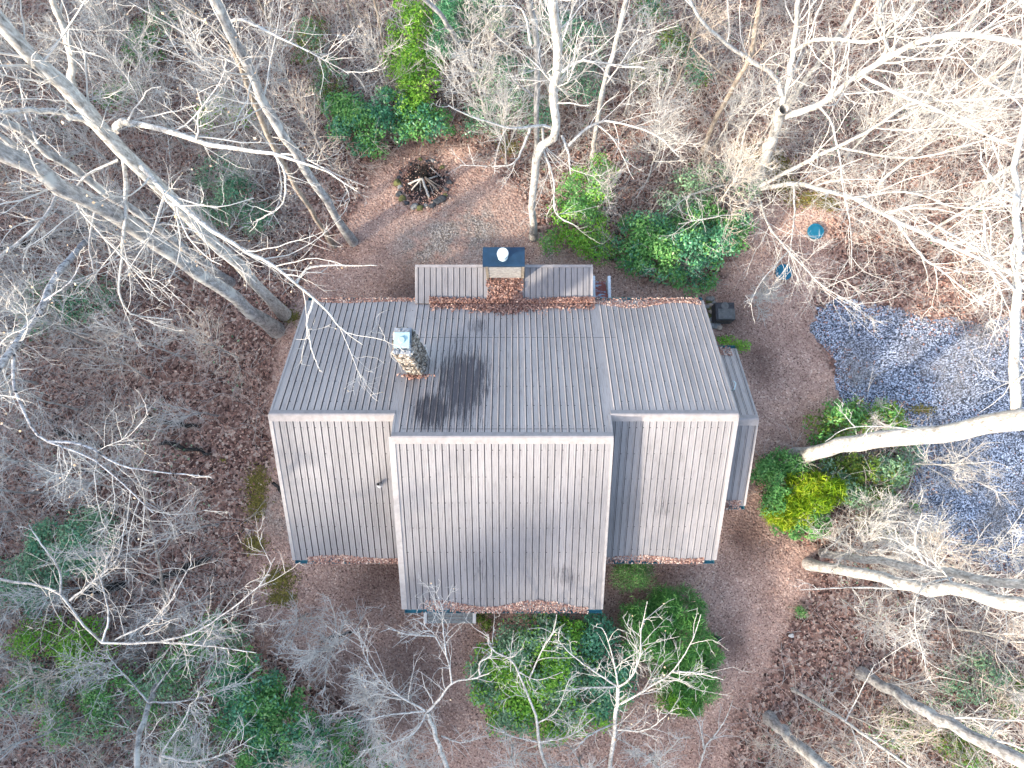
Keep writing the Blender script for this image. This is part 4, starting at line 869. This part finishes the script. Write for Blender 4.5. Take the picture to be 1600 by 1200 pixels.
T(wp(1285,864), 'slimmer trunk at the right, upper of the close pair', bole=1, limbs=[L([(1450,890,7.5),(1430,850,8),(1440,800,8.5)], .045, .015), L([(1500,898,8.5),(1440,920,9),(1430,980,9.2),(1450,1040,9.2)], .05, .012)],
  trunk=V((1285,864), [(1350,874),(1450,891),(1600,915),(1700,930)], .17, .14), dens=1.3)
T(wp(1346,1052), 'bare grey trunk at the lower right ending in the leaves', [], V((1346,1052), [(1420,1095),(1480,1130),(1600,1192),(1680,1235)], .24, .24), 'bark_grey', 'twig_grey', dens=.05)
T(wp(1202,1122), 'grey mossy trunk crossing the bottom edge right of centre', [], V((1202,1122), [(1240,1158),(1300,1212),(1360,1270)], .25, .23), 'bark_grey', 'twig_grey', dens=.05)
T(wp(1238,1077), 'thin straight bare tree between the two lower right trunks', [L([(1320,1128,3.5),(1345,1080,4),(1360,1050,4.4)], .03, .012), L([(1330,1135,3.6),(1350,1190,4),(1340,1230,4.2)], .03, .012)],
  ([Pn(1238,1077,0), Pn(1290,1108,2.2), Pn(1340,1140,3.8), Pn(1430,1205,6)], .08, .05), 'bark_pale', dens=2.0)
T(wp(165,352), 'black and white barked birch leaning down at the left edge', [
  L([(22,545,11.5),(22,600,11.5),(45,660,11.4),(75,690,11.2),(150,720,11),(240,800,10.6)], .07, .02),
  L([(69,470,9.5),(110,440,10),(130,400,10.4)], .03, .012), L([(75,690,11.2),(130,695,11),(200,730,10.6),(330,745,10)], .04, .012)],
  ([Pn(165,352,0), Pn(113,400,5), Pn(69,470,9), Pn(22,545,11.5), Pn(-30,600,13)], .15, .12), 'bark_birch', leaf=50, dens=1.3)
T(wp(-110,860), 'slender pale tree sweeping in low from the left edge', [
  L([(95,930,7.6),(92,890,7.8),(60,845,8),(45,820,8)], .04, .012), L([(110,938,7.7),(150,905,8),(185,870,8.2),(195,810,8.4)], .04, .012),
  L([(160,1003,8.2),(170,960,8.4),(155,900,8.6),(140,880,8.6)], .035, .012), L([(250,1003,8.6),(310,985,8.9),(400,920,9.3),(430,870,9.5)], .05, .012), L([(250,1003,8.6),(330,1010,8.9),(400,1020,9.2)], .035, .012), L([(180,1000,8.2),(250,960,8.5),(300,880,8.8)], .03, .012)],
  ([Pn(-110,860,0), Pn(-90,880,3), Pn(0,905,6.5), Pn(60,915,7.2), Pn(95,930,7.6), Pn(115,955,7.8), Pn(160,1003,8.2), Pn(250,1003,8.6)], .06, .04), 'bark_grey', 'twig_grey', dens=1.3, lmax=2.4)
T(wp(266,985), 'thin tan dead trunk leaning among leaves at the left', [], ([Pn(266,985,0.1), Pn(248,880,1.6), Pn(228,790,2.8), Pn(205,715,4)], .09, .05), 'bark_tan', 'twig_warm', dens=1.2, levels=2)
T(wp(262,1035), 'pale forked tree at the bottom left', [
  L([(233,1098,4),(190,1050,4.6),(165,1020,5)], .05, .015), L([(233,1098,4),(290,1095,4.4),(345,1080,4.8),(370,1070,5)], .05, .012), L([(240,1080,3),(262,1050,3.6),(300,1000,4.4),(330,960,5)], .05, .012)],
  ([Pn(262,1035,0), Pn(240,1080,2.5), Pn(230,1110,4.2), Pn(216,1160,6), Pn(214,1240,8)], .13, .10), 'bark_grey', dens=2.0)
T(wp(250,1240), 'curving pale branch tree on the bottom edge left of the green bank', [L([(250,1180,6),(300,1190,6.4),(350,1178,6.8),(400,1150,7.2)], .07, .015), L([(250,1180,6),(290,1120,6.4),(300,1098,6.6),(330,1100,6.8)], .05, .012)],
  ([Pn(280,1290,0), Pn(262,1230,4), Pn(250,1180,6)], .10, .08), 'bark_pale', dens=2.2)
T(wp(708,1236), 'white tree reaching up over the plank landing from the bottom edge', [
  L([(668,1112,4.6),(690,1088,4.8),(707,1067,5),(740,1060,5.2),(764,1052,5.3)], .075, .03),
  L([(706,1068,5),(699,1030,5.6),(679,994,6),(672,985,6.1),(645,965,6.4)], .05, .015), L([(679,994,6),(637,991,6.2),(603,980,6.4)], .03, .012),
  L([(697,1025,5.7),(692,980,6),(690,945,6.4),(672,910,6.6)], .03, .012), L([(665,1111,4.6),(603,1118,5),(545,1132,5.3)], .035, .012),
  L([(665,1111,4.6),(600,1070,5.2),(569,1022,5.6),(560,980,5.8)], .035, .012), L([(750,1056,5.2),(750,1035,5.4),(768,1022,5.5),(762,990,5.8)], .035, .012), L([(668,1112,4.6),(640,1150,4.8),(560,1175,5)], .035, .012), L([(690,1150,3.6),(720,1160,4),(760,1150,4.4)], .03, .012)],
  ([Pn(712,1262,0), Pn(702,1215,2), Pn(688,1170,3.6), Pn(668,1112,4.6)], .12, .085), 'bark_pale', leaf=30, dens=2.2, lmax=2.8)
T(wp(872,1240), 'slender white tree in front of the wide green shrub', [
  L([(827,1063,5),(844,1022,5.4),(864,987,5.8),(870,960,6)], .03, .012), L([(809,1049,5.2),(840,1062,5.2),(880,1050,5.4)], .02, .01), L([(840,1130,4),(870,1110,4.6),(890,1060,5)], .03, .012), L([(842,1160,3.4),(800,1150,3.8),(760,1130,4)], .03, .012),L([(842,1160,3.4),(890,1150,3.8),(930,1120,4)], .03, .012)],
  ([Pn(872,1240,0), Pn(845,1175,3), Pn(840,1132,4), Pn(830,1097,4.6), Pn(809,1049,5.2), Pn(796,1029,5.4), Pn(768,1015,5.6), Pn(761,991,5.9)], .085, .02), 'bark_pale', dens=2.4, lmax=2.4)
T(wp(948,1235), 'white tree with a fan of twigs in front of the feathery shrub', [
  L([(966,1073,5),(985,1060,5.3),(1000,1025,5.6),(1002,985,6),(1012,940,6.4)], .06, .015), L([(970,1100,4.6),(1016,1073,5),(1050,1049,5.4),(1080,1005,5.8),(1095,960,6)], .055, .015),
  L([(966,1073,5),(930,1050,5.4),(895,1025,5.8),(872,1000,6)], .035, .012), L([(966,1073,5),(960,1040,5.6),(950,1000,6),(940,980,6.2)], .03, .012), L([(1050,1049,5.4),(1090,1052,5.7),(1130,1062,6)], .035, .012),
  L([(966,1073,5),(920,1075,5.4),(880,1080,5.7)], .03, .012), L([(960,1130,3.8),(920,1150,4.4),(890,1180,4.8)], .035, .012), L([(962,1140,3.6),(1010,1140,4.2),(1050,1110,4.8)], .035, .012)],
  ([Pn(945,1262,0), Pn(953,1200,2.4), Pn(961,1132,3.8), Pn(966,1073,5)], .11, .08), 'bark_pale', leaf=30, dens=2.3, lmax=2.8)
T(wp(601,112), 'thin tan sapling trunk left of the tall yellow green shrub', [L([(596,50,2.6),(560,20,3.6),(540,-10,4.4)], .03, .012)], V((601,112), [(598,60),(585,0)], .08, .06), 'bark_tan', 'twig_warm', dens=1.5)
T(wp(744,128), 'pale grey bent trunk coming down from the top edge by the pine clump', [], V((744,128), [(728,90),(710,60),(690,25),(660,-5)], .13, .12), 'bark_grey', 'twig_grey', dens=.5)
T(wp(1085,1240), 'small bare sapling fanning up from the bottom edge at the yard end', [L([(1103,1165,2),(1130,1130,2.4),(1145,1095,2.6)], .035, .012), L([(1100,1170,2),(1092,1130,2.4),(1075,1105,2.6)], .03, .012)],
  ([Pn(1082,1240,0), Pn(1092,1200,1.2), Pn(1103,1165,2)], .06, .04), 'bark_pale', dens=2.6, lmax=1.4)
# ---- untraced trees: straight trunk, spreading limbs
def auto_tree(u, v, H, label, r=.10, bk='bark_pale', tw='twig_pale', dens=1.3, nl=9, lo=.35, spread=.32, lean=None, leaf=0, group=None, lmax=2.4, upb=.15):
    B = Pn(u, v, 0.0); ln = rng.normal(size=2) * .05 if lean is None else np.array(lean)
    nodes = [B + np.array([ln[0] * H * t ** 1.3 + rng.normal() * .12 * t, ln[1] * H * t ** 1.3 + rng.normal() * .12 * t, H * t]) for t in np.linspace(0, 1, 7)]
    nodes[0] = B; tr = catmull(nodes, 16); limbs = []
    for i in range(nl):
        t = lo + (1 - lo) * (i + rng.uniform(0, .8)) / nl; p = tr[min(15, int(t * 15))]; an = rng.uniform(0, 6.28)
        ll = H * spread * (1.25 - t * .7) * rng.uniform(.7, 1.2); rr = r * (1 - t * .7) * .55
        d = np.array([math.cos(an), math.sin(an), rng.uniform(.35, 1.1)]); d /= np.linalg.norm(d); q = p + d * ll * .5 + rng.normal(size=3) * ll * .06
        e_ = q + (d + (0, 0, .35)) * ll * .5 + rng.normal(size=3) * ll * .08; limbs.append(([p, q, e_], rr, .012))
    return T(B, label, limbs, (nodes, r, r * .3), bk, tw, dens * 1.6, lmax=lmax, group=group, leaf=leaf, bole=.3, upb=upb)
A = auto_tree
A(120,175,9,'bare sapling in the woods just left of the thick left fork', .07, dens=1.7)
A(40,130,9,'bare tree standing at the upper left edge of the woods', .08, 'bark_tan', 'twig_warm', dens=1.7)
A(255,130,8,'bare sapling between the muted green shrub and the limb over it', .07, dens=1.7)
A(200,30,10,'bare tree behind the muted green shrub at the top left', .08, dens=1.5)
A(300,75,9,'bare tree between the two leaning trunks at the top left', .08, 'bark_grey', 'twig_grey', dens=1.7)
A(440,70,8,'bare tan sapling above the double crowned tree', .07, 'bark_tan', 'twig_warm', dens=1.7)
A(505,35,8,'bare sapling beside the olive mound at the top', .06, dens=1.7)
A(560,60,8,'bare twiggy sapling left of the thin tan trunk at the top', .06, 'bark_tan', 'twig_warm', dens=1.5)
A(470,175,6,'low bare sapling in front of the dark broadleaf shrub', .05, dens=1.6, lmax=1.6)
A(420,225,7,'fan shaped bare sapling left of the fire pit', .06, dens=1.8, leaf=40)
A(290,230,7,'bare sapling under the long curved left limb', .06, dens=1.7)
A(100,250,6,'bare sapling above the long dark fallen trunk', .06, dens=1.7)
A(70,330,7,'bare sapling over the long dark fallen trunk at the left edge', .06, 'bark_tan', 'twig_warm', dens=1.7, leaf=30)
A(230,400,7,'bare sapling below the thick left trunks with tan leaves left on it', .06, dens=1.8, leaf=70)
A(150,540,7,'bare sapling in the open leaves right of the birch', .06, dens=2.0, leaf=80)
A(60,600,7,'bare sapling below the birch at the left edge', .06, dens=1.9, leaf=30)
A(290,560,5,'small bare sapling on the red brown leaves left of the house', .045, dens=1.7, lmax=1.6)
A(120,640,6,'bare sapling among leaves above the charred logs', .055, dens=1.9)
A(340,650,4.5,'thin low sapling right of the charred logs', .04, 'bark_grey', 'twig_grey', dens=1.6, lmax=1.5)
A(230,755,6,'bare sapling just below the charred logs', .05, 'bark_grey', 'twig_grey', dens=1.8)
A(340,820,5,'bare sapling halfway between the logs and the left roof edge', .045, 'bark_grey', 'twig_grey', dens=1.6, lmax=1.8)
A(60,770,7,'bare sapling above the pale teal shrub at the left edge', .06, dens=1.8)
A(330,930,5,'bare sapling above the green bank at the lower left', .05, dens=1.7)
A(395,985,4.5,'small bare sapling at the top of the green bank', .045, dens=1.9, lmax=1.7)
A(60,1000,6,'bare sapling over the light green plants at the left edge', .06, dens=1.8)
A(130,1120,7,'bare tree above the bottom left corner', .06, 'bark_grey', 'twig_grey', dens=1.8)
A(340,1150,6,'bare tree between the forked tree and the green bank', .06, dens=1.8)
A(535,1000,3.6,'dense pale shrubby tree below the lower left roof edge', .05, dens=4.2, lmax=1.5, nl=12, lo=.15, spread=.55)
A(590,1085,3.8,'dense pale shrubby tree at the bottom, left of the tree over the landing', .05, dens=4.2, lmax=1.5, nl=12, lo=.15, spread=.6)
A(530,1130,4,'bare pale sapling where the green bank meets the brown yard', .05, dens=3.0, lmax=1.6, nl=10, lo=.2, spread=.45)
A(480,960,3,'small pale twig fan near the moss patch below the roof corner', .035, dens=3.0, lmax=1.2, nl=9, lo=.15, spread=.5)
A(640,1170,3.5,'bare twiggy bush on the bottom edge left of centre', .045, dens=3.0, lmax=1.5, nl=10, lo=.15, spread=.5)
A(800,1165,3.5,'bare twiggy bush on the bottom edge in front of the wide green shrub', .045, dens=3.0, lmax=1.5, nl=10, lo=.15, spread=.5)
A(905,1185,3.5,'bare twiggy bush on the bottom edge between two white stems', .045, dens=3.0, lmax=1.5, nl=10, lo=.15, spread=.5)
A(1015,1180,3.8,'bare twiggy bush on the bottom edge under the lime tuft', .045, dens=3.0, lmax=1.5, nl=10, lo=.15, spread=.5)
A(1150,1210,3.5,'bare twiggy bush where the brown yard meets the bottom edge', .045, dens=2.4, lmax=1.5)
A(760,200,7,'white twiggy sapling between the fire pit and the kinked tree', .055, dens=2.4, nl=11, lo=.2)
A(735,90,8,'bare sapling below the pine clump', .06, dens=1.7)
A(790,255,5,'low white twiggy sapling right of the fire pit', .045, dens=2.6, lmax=1.6, nl=10, lo=.2, spread=.45)
A(890,75,8,'bare sapling between the white trunks at the top centre', .06, dens=1.7)
A(975,180,6,'bare sapling right of the slim white trunk', .055, dens=2.0)
A(1010,250,5,'low white twiggy sapling above the glossy shrub', .05, dens=2.4, lmax=1.8)
A(1050,150,7,'bare sapling left of the slim tan trunk', .06, 'bark_tan', 'twig_warm', dens=1.8)
A(1065,30,8,'bare tree at the top edge over the dark shrub', .07, dens=1.7)
A(1150,215,6,'bare sapling at the left foot of the many limbed tree', .05, 'bark_grey', 'twig_grey', dens=1.9)
A(1130,300,3,'white twiggy bush over the sparse dusty shrub', .04, dens=3.4, lmax=1.4, nl=11, lo=.15, spread=.5)
A(1178,478,2.0,'small dense pale bush by the dark utility box', .03, dens=6, lmax=1.0, nl=14, lo=.1, spread=.5)
A(1370,290,9,'tall bare tree in the sunlit woods below the upper limb', .09, dens=1.5, upb=.7)
A(1440,215,12,'tall sunlit bare tree right of the many limbed tree', .11, dens=1.4, upb=.7)
A(1350,55,10,'bare tree at the top edge right of the pale rear trunk', .09, dens=1.4, tw='twig_warm', upb=.7)
A(1470,90,12,'tall sunlit bare tree in the upper right corner woods', .12, dens=1.4, upb=.7)
A(1440,370,9,'bare tree above the gravel under the long right limb', .09, dens=1.7, upb=.7)
A(1520,300,11,'tall sunlit bare tree near the right edge', .11, dens=1.5, tw='twig_warm', upb=.7)
A(1530,170,12,'tall sunlit bare tree at the right edge below the corner', .12, dens=1.4, upb=.7)
A(1560,405,8,'bare tree at the right edge above the gravel', .08, dens=1.7, upb=.7)
A(1310,850,3.5,'dense bare bush left of the close pair of right trunks', .05, dens=3.4, lmax=1.6, nl=12, lo=.12, spread=.6)
A(1370,800,3,'dense bare bush over the low thin green plant', .045, dens=3.0, lmax=1.5, nl=10, lo=.15, spread=.6)
A(1400,835,4,'bare bush between the close pair of trunks and the gravel', .05, dens=2.6, lmax=1.6, nl=10, lo=.15, spread=.5)
A(1345,665,1.6,'pale dead bush tangled in the dark olive shrub', .03, dens=6, lmax=.9, nl=12, lo=.1, spread=.6)
A(1340,960,4.5,'bare sapling below the close pair of right trunks', .05, dens=1.8, lmax=1.8)
A(1480,980,6,'bare sapling at the right edge under the thick mossy trunk', .06, dens=1.8, tw='twig_warm')
A(1510,1050,5,'bare sapling over the grey green bush', .06, dens=2.0)
A(1395,1185,3.5,'bare sapling below the lower right grey trunk', .055, dens=2.2)
A(1300,1165,4.5,'bare sapling between the two lower right grey trunks', .05, dens=1.3)
A(1470,1180,5,'bare sapling at the bottom right over the thin green plants', .05, dens=1.8, tw='twig_grey')
A(1500,850,5,'bare sapling leaning over the gravel at the right edge', .05, dens=1.6)
# understory saplings: a few prototypes, copied; each named by the nearest landmark
LM = {'the fire pit': (661,287), 'the birch at the left edge': (100,430), 'the double crowned tree': (490,280), 'the charred logs': (270,675), 'the pale teal shrub': (100,850), 'the green bank at the lower left': (430,1110), 'the tall yellow green shrub': (645,90), 'the kinked white tree': (865,150),
      'the many limbed white tree': (1200,230), 'the upper left corner': (30,30), 'the upper right corner': (1560,40), 'the right end of the long limb': (1480,370), 'the lower right grey trunk': (1440,1100), 'the thick mossy trunk': (1430,912), 'the bottom left corner': (60,1150), 'the green lids': (1250,390), 'the thickest left trunk': (220,370), 'the muted green shrub': (235,60), 'the lower left tan trunk': (235,850), 'the top edge over the dark shrub': (1040,30)}
used = set(); protos = []
for i in range(6):
    k0 = len(bpy.data.objects); protos.append(None)
spots = []
while len(spots) < 84:
    u, v = rng.uniform(-10, 1610), rng.uniform(-10, 1210); w = Pn(u, v)
    if polydist(w[:1], w[1:2], YARD)[0] > -1.2 or polydist(w[:1], w[1:2], DRIVE)[0] > -1.0: continue
    if any(math.hypot(u - a_, v - b2) < 52 for a_, b2 in spots): continue
    spots.append((u, v))
n_ = 0
for (u, v) in spots:
    best = None
    for nm, (a_, b2) in sorted(LM.items(), key=lambda q: math.hypot(q[1][0] - u, q[1][1] - v))[:5]:
        d_ = ['right of', 'above and right of', 'above', 'above and left of', 'left of', 'below and left of', 'below', 'below and right of'][int(round(math.degrees(math.atan2(b2 - v, u - a_)) / 45)) % 8]
        if (nm, d_) not in used: best = (nm, d_); break
    if not best: continue
    used.add(best); lab = 'thin bare understory sapling just %s %s' % (best[1], best[0]); i = n_ % 6; n_ += 1
    if n_ <= 6:
        protos[i] = auto_tree(u, v, rng.uniform(4.5, 7), lab, .04, 'bark_pale', ['twig_pale', 'twig_grey', 'twig_warm'][i % 3], dens=1.9, nl=11, lo=.15, spread=.36, group='understory saplings filling the woods', lmax=1.8)
        continue
    src = protos[i]; r_ = src.copy(); COL.objects.link(r_); g = Pn(u, v); r_.location = (g[0], g[1], float(gz(g[:1], g[1:2])[0]) - .05)
    r_.rotation_euler = (rng.uniform(-.12, .12), rng.uniform(-.12, .12), rng.uniform(0, 6.28)); r_.scale = (rng.uniform(.75, 1.15),) * 3; r_['label'] = lab
    for ch in src.children:
        c_ = ch.copy(); COL.objects.link(c_); c_.parent = r_
# undergrowth brush (nobody could count it)
n = 46000; x = rng.uniform(-31, 31, n); y = rng.uniform(-17, 36, n)
k = (polydist(x, y, YARD) < -.5) & (polydist(x, y, DRIVE) < -.2) & (sfield(x, y, .5, 4) + rng.normal(size=n) * .5 > -.35)
OPEN = [wpoly([(215,430),(420,420),(450,560),(420,640),(430,760),(400,860),(330,900),(200,800),(190,600)]), wpoly([(1230,930),(1420,960),(1440,1050),(1340,1100),(1180,1130),(1150,1080)]), wpoly([(1380,380),(1560,470),(1300,480),(1300,420)])]
for q_ in OPEN: k &= ~((polydist(x, y, q_) > 0) & (rng.uniform(0, 1, len(x)) < .75))
x, y = x[k], y[k]; n = len(x)
P1, R1 = grow(np.c_[x, y, gz(x, y)], rng.normal(size=(n, 3)) * (1, 1, .6) + (0, 0, .8), rng.uniform(.7, 3.0, n), rng.uniform(.008, .014, n), 6, .6, -.03)
p, d, l, r = spawn(P1, R1, 2.5, lo=.1, ang=(30, 70), frac=(.3, .6), rmul=.75, rmin=.0072)
P2, R2 = grow(p, d, l, r, 4, .5, 0)
v, f = join([tubes(P1, R1, 3), tubes(P2, R2, 3)]); tag(mesh_obj('undergrowth', v, f, M['twig_grey']), 'tangled pale bare undergrowth of twigs across the woods', 'undergrowth', kind='stuff')
print('twig faces', NTW[0], 'undergrowth', len(f))
